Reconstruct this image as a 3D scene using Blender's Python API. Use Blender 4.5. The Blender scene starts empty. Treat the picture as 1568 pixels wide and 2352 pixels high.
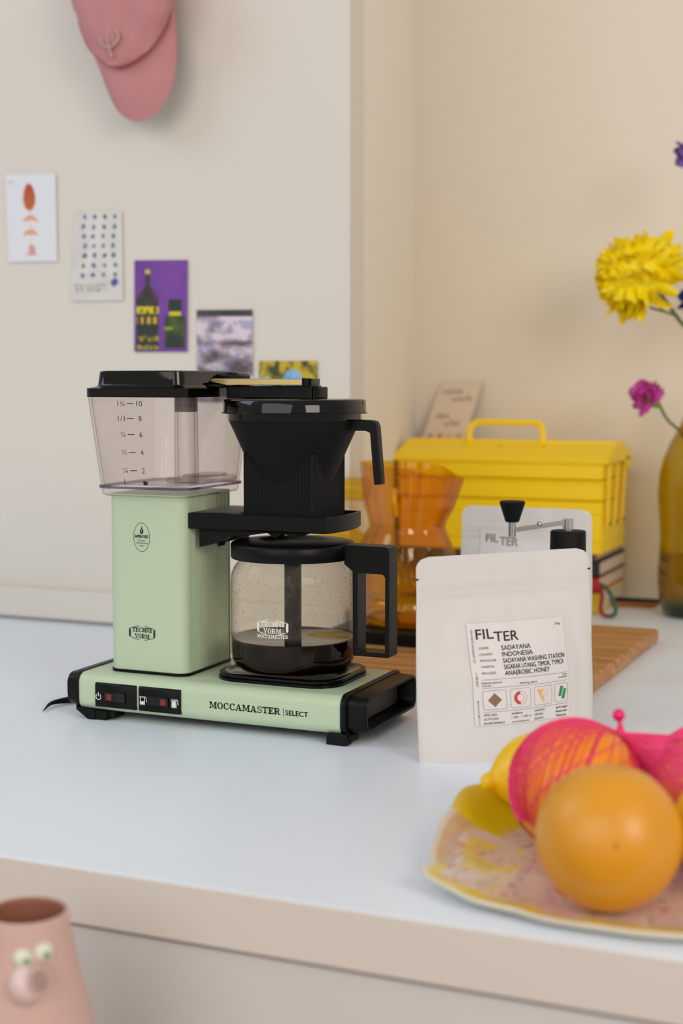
import bpy, bmesh, math, random
from mathutils import Vector, Matrix, noise
R = random.Random(7)
S = bpy.context.scene
C = S.collection
PI = math.pi

# ------------------------------------------------------------------ camera, world, light, exposure
YAW = math.radians(23.4); PITCH = math.radians(5.105)
cam = bpy.data.cameras.new('camera'); camo = bpy.data.objects.new('camera', cam); C.objects.link(camo)
camo.location = (0.8256, -1.2931, 0.352)
camo.rotation_euler = (PI/2 - PITCH, 0, YAW)
cam.sensor_fit = 'VERTICAL'; cam.sensor_height = 36.0; cam.sensor_width = 24.0
cam.lens = 3425.0/2352*36.0
cam.clip_start = 0.05
cam.dof.use_dof = True; cam.dof.focus_distance = 1.47; cam.dof.aperture_fstop = 3.8
S.camera = camo

wd = bpy.data.worlds.new('room_light'); S.world = wd; wd.use_nodes = True
bgn = wd.node_tree.nodes['Background']
bgn.inputs['Color'].default_value = (1.0, 0.97, 0.94, 1); bgn.inputs['Strength'].default_value = 0.49

def area(name, loc, target, sx, sy, power, col):
    l = bpy.data.lights.new(name, 'AREA'); l.shape = 'RECTANGLE'; l.size = sx; l.size_y = sy
    l.energy = power; l.color = col
    o = bpy.data.objects.new(name, l); C.objects.link(o); o.location = loc
    o.rotation_euler = (Vector(target)-Vector(loc)).to_track_quat('-Z', 'Y').to_euler()
    return o
area('window_light_front', (-0.05, -3.0, 1.35), (0.25, 0.8, 0.2), 2.8, 1.8, 37, (1.0, 0.96, 0.91))
area('window_light_left', (-2.0, -1.0, 2.0), (0.2, -0.1, 0.0), 1.2, 1.2, 17, (0.66, 0.83, 1.0))
area('warm_fill_right', (2.4, -1.5, 1.2), (0.2, 0.8, 0.2), 1.1, 1.1, 32, (1.0, 0.90, 0.80))  # unseen warm light from the right, strengthened to fill the recess
S.view_settings.view_transform = 'Standard'; S.view_settings.look = 'None'
S.view_settings.gamma = 1.0; S.view_settings.use_curve_mapping = False
S.view_settings.exposure = -0.17
S.cycles.transparent_max_bounces = 24
S.cycles.max_bounces = 12
S.cycles.sample_clamp_indirect = 6.0

# ------------------------------------------------------------------ materials
def lin(c):
    def f(v):
        v /= 255.0
        return v/12.92 if v <= .04045 else ((v+.055)/1.055)**2.4
    return (f(c[0]), f(c[1]), f(c[2]), 1)
def nodes(name):
    m = bpy.data.materials.new(name); m.use_nodes = True
    return m, m.node_tree.nodes, m.node_tree.links, m.node_tree.nodes['Principled BSDF']
def mat(name, col, rough=.5, metal=0.0, bump=0.0, bscale=200.0, var=0.0, vscale=8.0, coat=0.0, spec=.5, sss=0.0, trans=0.0, stretch=None):
    m, N, L, b = nodes(name)
    b.inputs['Base Color'].default_value = lin(col); b.inputs['Roughness'].default_value = rough
    b.inputs['Metallic'].default_value = metal; b.inputs['Coat Weight'].default_value = coat
    b.inputs['Specular IOR Level'].default_value = spec
    if sss: b.inputs['Subsurface Weight'].default_value = sss; b.inputs['Subsurface Scale'].default_value = .004
    tc = N.new('ShaderNodeTexCoord'); src = tc.outputs['Object']
    if stretch:
        mp = N.new('ShaderNodeMapping'); mp.inputs['Scale'].default_value = stretch
        L.new(src, mp.inputs['Vector']); src = mp.outputs['Vector']
    if bump:
        n = N.new('ShaderNodeTexNoise'); n.inputs['Scale'].default_value = bscale; n.inputs['Detail'].default_value = 3
        L.new(src, n.inputs['Vector'])
        bp = N.new('ShaderNodeBump'); bp.inputs['Strength'].default_value = bump; bp.inputs['Distance'].default_value = .001
        L.new(n.outputs['Fac'], bp.inputs['Height']); L.new(bp.outputs['Normal'], b.inputs['Normal'])
    if var:
        n = N.new('ShaderNodeTexNoise'); n.inputs['Scale'].default_value = vscale; n.inputs['Detail'].default_value = 4
        L.new(src, n.inputs['Vector'])
        mx = N.new('ShaderNodeMix'); mx.data_type = 'RGBA'
        c = lin(col); mx.inputs[6].default_value = (c[0]*(1-var), c[1]*(1-var), c[2]*(1-var), 1)
        mx.inputs[7].default_value = (min(1, c[0]*(1+var)), min(1, c[1]*(1+var)), min(1, c[2]*(1+var)), 1)
        L.new(n.outputs['Fac'], mx.inputs[0]); L.new(mx.outputs[2], b.inputs['Base Color'])
    return m
def painted(name, rough=.5, bump=0.0, bscale=300, spec=.5, coat=0.0):
    m, N, L, b = nodes(name)
    a = N.new('ShaderNodeVertexColor'); a.layer_name = 'Paint'
    L.new(a.outputs['Color'], b.inputs['Base Color'])
    b.inputs['Roughness'].default_value = rough; b.inputs['Specular IOR Level'].default_value = spec; b.inputs['Coat Weight'].default_value = coat
    if bump:
        n = N.new('ShaderNodeTexNoise'); n.inputs['Scale'].default_value = bscale
        tc = N.new('ShaderNodeTexCoord'); L.new(tc.outputs['Object'], n.inputs['Vector'])
        bp = N.new('ShaderNodeBump'); bp.inputs['Strength'].default_value = bump; bp.inputs['Distance'].default_value = .001
        L.new(n.outputs['Fac'], bp.inputs['Height']); L.new(bp.outputs['Normal'], b.inputs['Normal'])
    return m
def thin_glass(name, tint, edge, rough=.02, base=.05, refl=.8, power=4.0, haze=0.0, hazecol=(255, 255, 255), zsplit=None, edgepow=2.0, hazez=None):
    """thin clear sheet: transparent tint that deepens at grazing angles plus a surface reflection"""
    m, N, L, b = nodes(name); N.remove(b); out = N['Material Output']
    lw = N.new('ShaderNodeLayerWeight'); lw.inputs['Blend'].default_value = .5
    def powr(p):
        q = N.new('ShaderNodeMath'); q.operation = 'POWER'; q.inputs[1].default_value = p
        L.new(lw.outputs['Facing'], q.inputs[0]); return q.outputs[0]
    mx = N.new('ShaderNodeMix'); mx.data_type = 'RGBA'
    mx.inputs[6].default_value = lin(tint); mx.inputs[7].default_value = lin(edge)
    L.new(powr(edgepow), mx.inputs[0])
    colour = mx.outputs[2]
    if zsplit:
        tc = N.new('ShaderNodeTexCoord'); sp = N.new('ShaderNodeSeparateXYZ'); L.new(tc.outputs['Object'], sp.inputs[0])
        mr = N.new('ShaderNodeMapRange'); mr.inputs[1].default_value = zsplit[0]; mr.inputs[2].default_value = zsplit[1]
        L.new(sp.outputs['Z'], mr.inputs[0])
        m2 = N.new('ShaderNodeMix'); m2.data_type = 'RGBA'; m2.inputs[6].default_value = lin(zsplit[2])
        L.new(mr.outputs[0], m2.inputs[0]); L.new(colour, m2.inputs[7]); colour = m2.outputs[2]
    t = N.new('ShaderNodeBsdfTransparent'); L.new(colour, t.inputs['Color'])
    cur = t.outputs[0]
    if haze:
        d = N.new('ShaderNodeBsdfDiffuse'); d.inputs['Color'].default_value = lin(hazecol)
        h = N.new('ShaderNodeMixShader'); h.inputs[0].default_value = haze
        if hazez:
            tc2 = N.new('ShaderNodeTexCoord'); s2 = N.new('ShaderNodeSeparateXYZ'); L.new(tc2.outputs['Object'], s2.inputs[0])
            m3 = N.new('ShaderNodeMapRange'); m3.inputs[1].default_value = hazez[0]; m3.inputs[2].default_value = hazez[1]; m3.inputs[3].default_value = 0; m3.inputs[4].default_value = haze
            L.new(s2.outputs['Z'], m3.inputs[0])
            nz = N.new('ShaderNodeTexNoise'); nz.inputs['Scale'].default_value = 60; L.new(tc2.outputs['Object'], nz.inputs['Vector'])
            m4 = N.new('ShaderNodeMath'); m4.operation = 'MULTIPLY'; L.new(m3.outputs[0], m4.inputs[0]); m5 = N.new('ShaderNodeMath'); m5.operation = 'MULTIPLY'; m5.inputs[1].default_value = 2.0
            L.new(nz.outputs['Fac'], m5.inputs[0]); L.new(m5.outputs[0], m4.inputs[1]); L.new(m4.outputs[0], h.inputs[0])
        L.new(cur, h.inputs[1]); L.new(d.outputs[0], h.inputs[2]); cur = h.outputs[0]
    g = N.new('ShaderNodeBsdfGlossy'); g.inputs['Roughness'].default_value = rough
    f = N.new('ShaderNodeMath'); f.operation = 'MULTIPLY_ADD'; f.inputs[1].default_value = refl; f.inputs[2].default_value = base
    L.new(powr(power), f.inputs[0])
    if hazez:   # where liquid backs the glass its own gloss takes over
        f2 = N.new('ShaderNodeMath'); f2.operation = 'MULTIPLY'; m6 = N.new('ShaderNodeMapRange'); m6.inputs[1].default_value = hazez[0]-.006; m6.inputs[2].default_value = hazez[0]-.003
        L.new(s2.outputs['Z'], m6.inputs[0]); L.new(f.outputs[0], f2.inputs[0]); L.new(m6.outputs[0], f2.inputs[1]); f = f2
    ms = N.new('ShaderNodeMixShader'); L.new(f.outputs[0], ms.inputs[0]); L.new(cur, ms.inputs[1]); L.new(g.outputs[0], ms.inputs[2])
    L.new(ms.outputs[0], out.inputs['Surface'])
    return m

M = {}
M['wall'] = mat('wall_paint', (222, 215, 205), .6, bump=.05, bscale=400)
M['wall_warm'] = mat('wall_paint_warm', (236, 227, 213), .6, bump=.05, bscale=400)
M['counter'] = mat('white_laminate', (233, 241, 251), .38, bump=.03, bscale=900, spec=.4)
M['cabinet'] = mat('white_cabinet', (210, 208, 206), .5)
M['floor'] = mat('oak_floor', (150, 110, 75), .5, var=.2)
M['green'] = mat('pastel_green_enamel', (186, 203, 173), .34, bump=.02, bscale=700, spec=.45)
M['black'] = mat('black_plastic_satin', (7, 7, 8), .38, bump=.08, bscale=1500, spec=.2)
M['black_matte'] = mat('black_plastic_matte', (9, 10, 11), .6, bump=.1, bscale=1500, spec=.2)
M['gloss'] = mat('black_plastic_gloss', (4, 4, 4), .06, spec=.4)
M['steel'] = mat('steel_reflection_tint', (226, 200, 140), .2, metal=1.0)  # yellow tint puts the reflection of warm surroundings into the metal colour
M['chrome'] = mat('polished_steel', (200, 198, 194), .25, metal=1.0)
M['red_lens'] = mat('red_switch_lens', (128, 32, 26), .35)
M['ink'] = mat('black_ink', (18, 18, 18), .6)
M['ink_soft'] = mat('grey_ink', (85, 80, 78), .7)
M['white_ink'] = mat('white_ink', (226, 226, 224), .6)
M['clear'] = thin_glass('clear_plastic', (254, 252, 252), (186, 176, 176), base=.018, refl=.5, power=4, haze=.022, hazecol=(214, 205, 204), edgepow=3.0)
M['clear_tube'] = thin_glass('clear_tube_plastic', (253, 252, 252), (186, 180, 180), base=.016, refl=.6, power=3, haze=.016, hazecol=(216, 212, 212), edgepow=2.5)
M['violet_rim'] = thin_glass('violet_grey_clear_plastic', (150, 146, 176), (60, 56, 90), base=.08, refl=.6, power=3, haze=.15, hazecol=(120, 118, 150))
M['grey_cap'] = thin_glass('smoky_plastic', (165, 155, 152), (120, 110, 108), haze=.4, hazecol=(150, 142, 140))
M['carafe'] = thin_glass('carafe_glass', (244, 240, 232), (120, 110, 92), base=.010, refl=.55, power=4, haze=.06, hazecol=(222, 206, 186), edgepow=6.0, hazez=(.036, .042))
M['coffee'] = mat('coffee', (20, 8, 4), .06, spec=.4)
M['amber'] = thin_glass('amber_glass', (251, 230, 90), (226, 174, 48), base=.04, refl=.7, power=3, edgepow=2.2)
M['amber_handle'] = thin_glass('amber_handle_glass', (252, 234, 76), (230, 186, 36), base=.05, refl=.6, power=3, edgepow=3.5)
M['vase'] = thin_glass('olive_amber_glass', (243, 233, 152), (198, 166, 66), base=.05, refl=.7, power=3, zsplit=(.002, .028, (96, 160, 100)), edgepow=3)
M['water'] = thin_glass('vase_water', (240, 230, 190), (200, 180, 120), base=.04, refl=.4)
M['yellow'] = mat('yellow_powder_coat', (252, 214, 0), .42, bump=.05, bscale=500)
M['yellow_dark'] = mat('dark_yellow_fittings', (120, 92, 6), .6)  # darker yellow of the rivets and link pivots
M['paper'] = mat('white_kraft_paper', (216, 212, 209), .55, bump=.25, bscale=60, spec=.3)
M['sticker'] = mat('label_paper', (222, 217, 216), .5)
M['brown_print'] = mat('brown_print', (132, 104, 76), .6)
M['red_print'] = mat('red_print', (206, 56, 58), .6)
M['ochre_print'] = mat('ochre_print', (235, 180, 84), .6)
M['green_print'] = mat('green_print', (38, 140, 72), .6)
M['cap'] = mat('pink_cotton_twill', (196, 134, 136), .85, bump=.3, bscale=900, var=.06, vscale=30)
M['cap_trim'] = mat('pale_embroidery', (186, 150, 142), .9)
M['cap_under'] = mat('grey_green_underbrim', (110, 104, 92), .9)
M['pages'] = mat('book_pages', (214, 200, 176), .8, bump=.3, bscale=400, stretch=(1, 1, 20))
M['book_black'] = mat('black_book_cover', (30, 30, 34), .5)
M['book_maroon'] = mat('maroon_book_cover', (110, 52, 50), .55)
M['book_red'] = mat('red_book_cover', (196, 26, 32), .5)
M['book_yellow'] = mat('yellow_book_cover', (222, 186, 24), .5)
M['teal'] = mat('dark_teal_cover', (40, 62, 66), .5)
M['cord_green'] = mat('green_cord', (70, 96, 80), .8)
M['cord_red'] = mat('red_cord', (150, 40, 46), .8)
M['stem'] = mat('green_stem', (88, 104, 44), .6)
M['calyx'] = mat('bright_green_calyx', (120, 150, 40), .6)
M['petal_yellow'] = mat('yellow_petal', (255, 228, 0), .5, var=.04, vscale=60)
M['petal_pink'] = mat('magenta_petal', (206, 76, 168), .6, var=.15, vscale=120)
M['petal_blue'] = mat('deep_blue_petal', (30, 36, 140), .6, var=.2, vscale=90)
M['petal_purple'] = mat('purple_petal', (120, 86, 168), .6, var=.2, vscale=90)
M['ceramic_pink'] = mat('pink_ceramic', (208, 174, 165), .35, bump=.05, bscale=80, var=.03, vscale=30)
M['ceramic_lilac'] = mat('pale_pink_ceramic', (226, 200, 198), .3)
M['ceramic_dark'] = mat('unglazed_inside', (150, 96, 76), .6)
M['hole'] = mat('dark_hole', (34, 18, 16), .7)
M['eye_white'] = mat('cream_glaze', (222, 224, 208), .25)
M['eye_green'] = mat('green_glaze', (104, 142, 106), .3)
M['orange'] = mat('grapefruit_peel', (220, 150, 30), .36, bump=.12, bscale=420, var=.10, vscale=22, spec=.5)
M['orange2'] = mat('orange_peel', (238, 140, 20), .36, bump=.25, bscale=420, var=.08, vscale=22)
M['lemon'] = mat('lemon_peel', (252, 200, 0), .34, bump=.35, bscale=220, var=.04)
M['net'] = mat('hot_pink_net', (236, 52, 112), .5)
M['dot_pink'] = mat('pink_bead', (228, 20, 110), .35)
M['wood_stool'] = mat('birch', (196, 160, 112), .5, var=.12, stretch=(2, 12, 12))

def wood_mat():
    m, N, L, b = nodes('oak_board')
    tc = N.new('ShaderNodeTexCoord'); mp = N.new('ShaderNodeMapping'); mp.inputs['Scale'].default_value = (3, 40, 40)
    L.new(tc.outputs['Object'], mp.inputs['Vector'])
    n = N.new('ShaderNodeTexNoise'); n.inputs['Scale'].default_value = 2.2; n.inputs['Detail'].default_value = 6; n.inputs['Distortion'].default_value = .6
    L.new(mp.outputs['Vector'], n.inputs['Vector'])
    r = N.new('ShaderNodeValToRGB'); r.color_ramp.elements[0].position = .3; r.color_ramp.elements[1].position = .72
    r.color_ramp.elements[0].color = lin((158, 102, 52)); r.color_ramp.elements[1].color = lin((208, 154, 96))
    L.new(n.outputs['Fac'], r.inputs['Fac']); L.new(r.outputs['Color'], b.inputs['Base Color'])
    b.inputs['Roughness'].default_value = .5
    return m
M['oak'] = wood_mat()
M['print'] = painted('printed_card', .55)
M['plate'] = painted('splashed_glaze', .14, coat=.3)

# ------------------------------------------------------------------ geometry helpers
OFF = {}
def thing(name, label, cat, loc=(0, 0, 0), rot=(0, 0, 0), group=None, local=False):
    o = bpy.data.objects.new(name, None); C.objects.link(o); o.empty_display_size = .02
    o.location = loc; o.rotation_euler = rot; o['label'] = label; o['category'] = cat
    if group: o['group'] = group
    OFF[o.name] = Vector((0, 0, 0)) if local else Vector(loc)
    return o
def obj(name, bm, m, parent=None, smooth=True, ang=38, label=None, recalc=True, kind=None):
    off = OFF.get(parent.name, Vector((0, 0, 0))) if parent else Vector((0, 0, 0))
    if off.length: bmesh.ops.translate(bm, vec=-off, verts=bm.verts)
    if recalc: bmesh.ops.recalc_face_normals(bm, faces=bm.faces)
    me = bpy.data.meshes.new(name); bm.to_mesh(me); bm.free()
    if smooth:
        me.polygons.foreach_set('use_smooth', [True]*len(me.polygons)); me.set_sharp_from_angle(angle=math.radians(ang))
    me.materials.append(M[m] if isinstance(m, str) else m)
    o = bpy.data.objects.new(name, me); C.objects.link(o)
    if parent: o.parent = parent; OFF[o.name] = off
    if label: o['label'] = label
    if kind: o['kind'] = kind
    return o
def solo(name, bm, m, label, cat, group=None, **k):
    o = obj(name, bm, m, None, **k); o['label'] = label; o['category'] = cat
    if group: o['group'] = group
    return o
def struct(name, bm, m, parent=None):
    o = obj(name, bm, m, parent)
    if not parent: o['kind'] = 'structure'
    return o
def BM(): return bmesh.new()
def loft(bm, loops, cap0=True, cap1=True, closed=True):
    rows = [[bm.verts.new(p) for p in lp] for lp in loops]
    n = len(rows[0])
    for a, b in zip(rows, rows[1:]):
        for i in range(n if closed else n-1):
            j = (i+1) % n
            bm.faces.new((a[i], a[j], b[j], b[i]))
    if cap0 and closed: bm.faces.new(rows[0][::-1])
    if cap1 and closed: bm.faces.new(rows[-1])
    return rows
def rrect(cx, cy, hx, hy, r, z, n=6):
    out = []
    for sx, sy, a0 in ((1, 1, 0), (-1, 1, 90), (-1, -1, 180), (1, -1, 270)):
        for k in range(n+1):
            a = math.radians(a0+90*k/n)
            out.append(Vector((cx+sx*(hx-r)+r*math.cos(a), cy+sy*(hy-r)+r*math.sin(a), z)))
    return out
def circ(cx, cy, r, z, n=48, ph=0.0):
    return [Vector((cx+r*math.cos(2*PI*k/n+ph), cy+r*math.sin(2*PI*k/n+ph), z)) for k in range(n)]
def box(bm, x0, x1, y0, y1, z0, z1, b=0.001):
    """a box with softened edges"""
    cx, cy, hx, hy = (x0+x1)/2, (y0+y1)/2, (x1-x0)/2, (y1-y0)/2
    b = min(b, hx*.45, hy*.45, (z1-z0)*.45)
    loft(bm, [rrect(cx, cy, hx-b, hy-b, b*.6, z0, 2), rrect(cx, cy, hx, hy, b, z0+b, 2), rrect(cx, cy, hx, hy, b, z1-b, 2), rrect(cx, cy, hx-b, hy-b, b*.6, z1, 2)])
def prism(bm, pts, axis, a0, a1, b=0.0):
    """extrude a 2D outline along an axis: pts are (u,v) in the other two axes (x: y,z / y: x,z / z: x,y)"""
    def P(u, v, a): return Vector((a, u, v)) if axis == 'x' else Vector((u, a, v)) if axis == 'y' else Vector((u, v, a))
    if b:
        cu = sum(p[0] for p in pts)/len(pts); cv = sum(p[1] for p in pts)/len(pts)
        mu = max(abs(p[0]-cu) for p in pts); mv = max(abs(p[1]-cv) for p in pts)
        ins = [(cu+(u-cu)*(1-b/mu), cv+(v-cv)*(1-b/mv)) for u, v in pts]
        s = 1 if a1 > a0 else -1
        loft(bm, [[P(u, v, a0) for u, v in ins], [P(u, v, a0+s*b) for u, v in pts], [P(u, v, a1-s*b) for u, v in pts], [P(u, v, a1) for u, v in ins]])
    else:
        loft(bm, [[P(u, v, a0) for u, v in pts], [P(u, v, a1) for u, v in pts]])
def lathe(bm, prof, c=(0, 0, 0), n=48, cap0=True, cap1=True, fn=None):
    loops = []
    for r, z in prof:
        lp = []
        for k in range(n):
            a = 2*PI*k/n; p = Vector((r*math.cos(a), r*math.sin(a), z))
            if fn: p = fn(p, a, z)
            lp.append(p+Vector(c))
        loops.append(lp)
    loft(bm, loops, cap0, cap1)
def tube(bm, pts, rad, n=8, caps=True):
    pts = [Vector(p) for p in pts]; loops = []; up = Vector((0, 0, 1)); prev = None
    for i, p in enumerate(pts):
        t = (pts[min(i+1, len(pts)-1)]-pts[max(i-1, 0)]).normalized()
        a = prev if prev is not None else (up if abs(t.z) < .9 else Vector((1, 0, 0)))
        u = (a-t*a.dot(t))
        if u.length < 1e-6: u = t.orthogonal()
        u.normalize(); prev = u; v = t.cross(u)
        r = rad[i] if isinstance(rad, (list, tuple)) else rad
        loops.append([p+u*(r*math.cos(2*PI*k/n))+v*(r*math.sin(2*PI*k/n)) for k in range(n)])
    loft(bm, loops, caps, caps)
def spline(pts, n=8):
    pts = [Vector(p) for p in pts]; out = []
    q = [pts[0]*2-pts[1]]+pts+[pts[-1]*2-pts[-2]]
    for i in range(1, len(q)-2):
        for k in range(n):
            t = k/n; a, b, c, d = q[i-1], q[i], q[i+1], q[i+2]
            out.append(.5*((2*b)+(c-a)*t+(2*a-5*b+4*c-d)*t*t+(3*b-a-3*c+d)*t**3))
    out.append(pts[-1]); return out
def ball(bm, c, r, sx=1, sy=1, sz=1, u=24, v=14, rot=None):
    mtx = Matrix.Translation(c) @ (rot.to_4x4() if rot else Matrix.Identity(4)) @ Matrix.Diagonal((sx*r, sy*r, sz*r, 1))
    bmesh.ops.create_uvsphere(bm, u_segments=u, v_segments=v, radius=1, matrix=mtx)
def polys(bm, plist, fn):
    """flat polygons given as lists of (u,v), placed by fn(u,v)"""
    for pl in plist:
        bm.faces.new([bm.verts.new(fn(u, v)) for u, v in pl])
def line_poly(u0, v0, u1, v1, w):
    dx, dy = u1-u0, v1-v0; l = math.hypot(dx, dy) or 1; nx, ny = -dy/l*w/2, dx/l*w/2
    return [(u0-nx, v0-ny), (u1-nx, v1-ny), (u1+nx, v1+ny), (u0+nx, v0+ny)]
def split_line(u0, v0, u1, v1, w, n=24):
    return [line_poly(u0+(u1-u0)*k/n, v0+(v1-v0)*k/n, u0+(u1-u0)*(k+1)/n, v0+(v1-v0)*(k+1)/n, w) for k in range(n)]
def polyline(pts, w, closed=False):
    out = []; q = pts+[pts[0]] if closed else pts
    for a, b in zip(q, q[1:]): out.append(line_poly(a[0], a[1], b[0], b[1], w))
    return out
_tx = {}
def text_geo(s):
    """verts (cap height = 1) and faces of a string in the built-in font"""
    if s in _tx: return _tx[s]
    cu = bpy.data.curves.new('t', 'FONT'); cu.body = s; cu.resolution_u = 3; cu.fill_mode = 'FRONT'
    o = bpy.data.objects.new('t', cu); C.objects.link(o)
    dg = bpy.context.evaluated_depsgraph_get(); dg.update()
    me = bpy.data.meshes.new_from_object(o.evaluated_get(dg))
    vs = [(v.co.x, v.co.y) for v in me.vertices]; fs = [list(p.vertices) for p in me.polygons]
    bpy.data.objects.remove(o); bpy.data.curves.remove(cu); bpy.data.meshes.remove(me)
    _tx[s] = (vs, fs); return vs, fs
CAPH = max(v[1] for v in text_geo('H')[0])
def text(bm, s, u, v, h, fn, width=None, rot=0, align='l', bold=0.0):
    vs, fs = text_geo(s)
    if not vs: return
    k = h/CAPH; x0 = min(p[0] for p in vs); w0 = (max(p[0] for p in vs)-x0)*k
    kx = width/w0 if width else 1.0; w = w0*kx
    sh = {'l': 0, 'c': -w/2, 'r': -w}[align]; ca, sa = math.cos(rot), math.sin(rot)
    for o_ in ((0, 0),) if not bold else ((-bold, 0), (bold, 0), (0, bold), (0, -bold)):
        nv = []
        for a, b in vs:
            a = (a-x0)*k*kx+sh+o_[0]*h; b = b*k+o_[1]*h
            nv.append(bm.verts.new(fn(u+a*ca-b*sa, v+a*sa+b*ca)))
        for f in fs:
            try: bm.faces.new([nv[i] for i in f])
            except ValueError: pass
# --- a slab-serif alphabet made of strokes, cap height 1
def _rect(x0, y0, x1, y1): return [(x0, y0), (x1, y0), (x1, y1), (x0, y1)]
def _arc(cx, cy, rx, ry, tx, ty, a0, a1, n=14):
    out = []
    for k in range(n):
        p, q = math.radians(a0+(a1-a0)*k/n), math.radians(a0+(a1-a0)*(k+1)/n)
        o = lambda a: (cx+rx*math.cos(a), cy+ry*math.sin(a)); i = lambda a: (cx+(rx-tx)*math.cos(a), cy+(ry-ty)*math.sin(a))
        out.append([i(p), o(p), o(q), i(q)])
    return out
def slab(ch):
    t, s = .31, .15
    if ch == 'I': return .62, [_rect(.19, 0, .19+t, 1), _rect(0, 0, .62, s), _rect(0, 1-s, .62, 1)]
    if ch == 'T': return 1.0, [_rect(.38, 0, .62, 1), _rect(.22, 0, .78, s), _rect(0, 1-s, 1, 1), _rect(0, .66, .1, 1), _rect(.9, .66, 1, 1)]
    if ch == 'E': return .98, [_rect(.12, 0, .12+t, 1), _rect(0, 0, .9, s), _rect(0, 1-s, .9, 1), _rect(.3, .44, .66, .56), _rect(.6, .34, .7, .66), _rect(.86, 0, .97, .34), _rect(.83, .68, .94, 1)]
    if ch == 'H': return 1.16, [_rect(.12, 0, .12+t, 1), _rect(.8, 0, .8+t, 1), _rect(.3, .44, .9, .57)]+[_rect(x, y, x+.48, y+s) for x in (0, .68) for y in (0, 1-s)]
    if ch == 'N': return 1.16, [_rect(.12, 0, .25, 1), _rect(.91, 0, 1.04, 1), [(.16, 1), (.42, 1), (1.04, 0), (.8, 0)], _rect(0, 0, .38, s), _rect(0, 1-s, .36, 1), _rect(.76, 1-s, 1.16, 1)]
    if ch == 'M': return 1.4, [_rect(.12, 0, .25, 1), _rect(1.04, 0, 1.28, 1), [(.12, 1), (.42, 1), (.78, .12), (.62, .12)], [(1.02, 1), (1.2, 1), (.76, .1), (.66, .1)], _rect(0, 0, .4, s), _rect(0, 1-s, .4, 1), _rect(.92, 0, 1.4, s), _rect(1.05, 1-s, 1.4, 1)]
    if ch == 'V': return 1.16, [[(.1, 1), (.36, 1), (.72, .06), (.5, 0)], [(.92, 1), (1.04, 1), (.64, 0), (.5, 0)], _rect(0, 1-s, .48, 1), _rect(.76, 1-s, 1.16, 1)]
    if ch == 'A': return 1.2, [[(.1, 0), (.24, 0), (.64, 1), (.5, 1)], [(.8, 0), (1.08, 0), (.7, 1), (.5, 1)], _rect(.3, .28, .86, .4), _rect(0, 0, .4, s), _rect(.68, 0, 1.2, s)]
    if ch == 'O': return 1.1, _arc(.55, .5, .53, .53, .25, .11, 0, 360, 28)
    if ch == 'C': return 1.05, _arc(.55, .5, .53, .53, .25, .11, 45, 318, 22)+[_rect(.84, .66, .95, 1.0), _rect(.9, .14, 1.0, .3)]
    if ch == 'S': return .9, _arc(.45, .74, .4, .28, .16, .12, 20, 250, 14)+_arc(.45, .26, .42, .28, .16, .12, -160, 80, 14)+[[(.1, .66), (.34, .5), (.8, .34), (.56, .52)], _rect(.72, .68, .82, 1.0), _rect(.06, 0, .16, .34)]
    if ch == 'R': return 1.16, [_rect(.12, 0, .12+t, 1), _rect(0, 0, .5, s), _rect(0, 1-s, .66, 1), _rect(.3, .44, .66, .55), [(.5, .48), (.74, .48), (1.0, .1), (.8, 0)], _rect(.84, 0, 1.14, .12)]+_arc(.64, .72, .34, .28, .22, .12, -90, 90, 12)
    return .5, []
def slab_text(bm, s, u, v, h, fn, width=None, align='l', gap=.08):
    items = []; x = 0
    for ch in s:
        w, pl = slab(ch); items.append((x, pl)); x += w+gap
    x -= gap; kx = (width/x) if width else h
    if align == 'c': u -= x*kx/2
    for ox, pl in items: polys(bm, [[(u+(ox+a)*kx, v+b*h) for a, b in p] for p in pl], fn)
    return x*kx
def hexlogo(bm, cu, cv, w, fn, words=True):
    """the bracketed hexagon mark with two lines of slab lettering"""
    h = w*.5
    for s in (-1, 1):
        P = lambda a, b: (cu+s*a*w/2, cv+b*h/2)
        polys(bm, [[P(.93, -.52), P(1.0, -.5), P(1.0, .5), P(.93, .52), P(.86, .42), P(.86, -.42)],
                   [P(.97, .5), P(.93, .6), P(.2, 1.0), P(.2, .93)], [P(.97, -.5), P(.93, -.6), P(.2, -1.0), P(.2, -.93)]], fn)
    slab_text(bm, 'TECHNI', cu, cv+h*.06, h*.30, fn, width=w*.74, align='c')
    slab_text(bm, 'VORM', cu, cv-h*.36, h*.30, fn, width=w*.56, align='c')
def frontplane(y): return lambda u, v: Vector((u, y, v))
def grid_paint(bm, fn, nu, nv, colfn):
    lay = bm.verts.layers.float_color.new('Paint')
    vs = []
    for j in range(nv+1):
        row = []
        for i in range(nu+1):
            w = bm.verts.new(fn(i/nu, j/nv)); c = colfn(i/nu, j/nv); w[lay] = lin(c); row.append(w)
        vs.append(row)
    for j in range(nv):
        for i in range(nu): bm.faces.new((vs[j][i], vs[j][i+1], vs[j+1][i+1], vs[j+1][i]))
    return vs
def fbm(x, y, z=0.0, o=4): return noise.fractal(Vector((x, y, z)), 1.0, 2.0, o)
def mixc(a, b, t):
    t = max(0, min(1, t)); return tuple(a[i]+(b[i]-a[i])*t for i in range(3))

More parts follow.
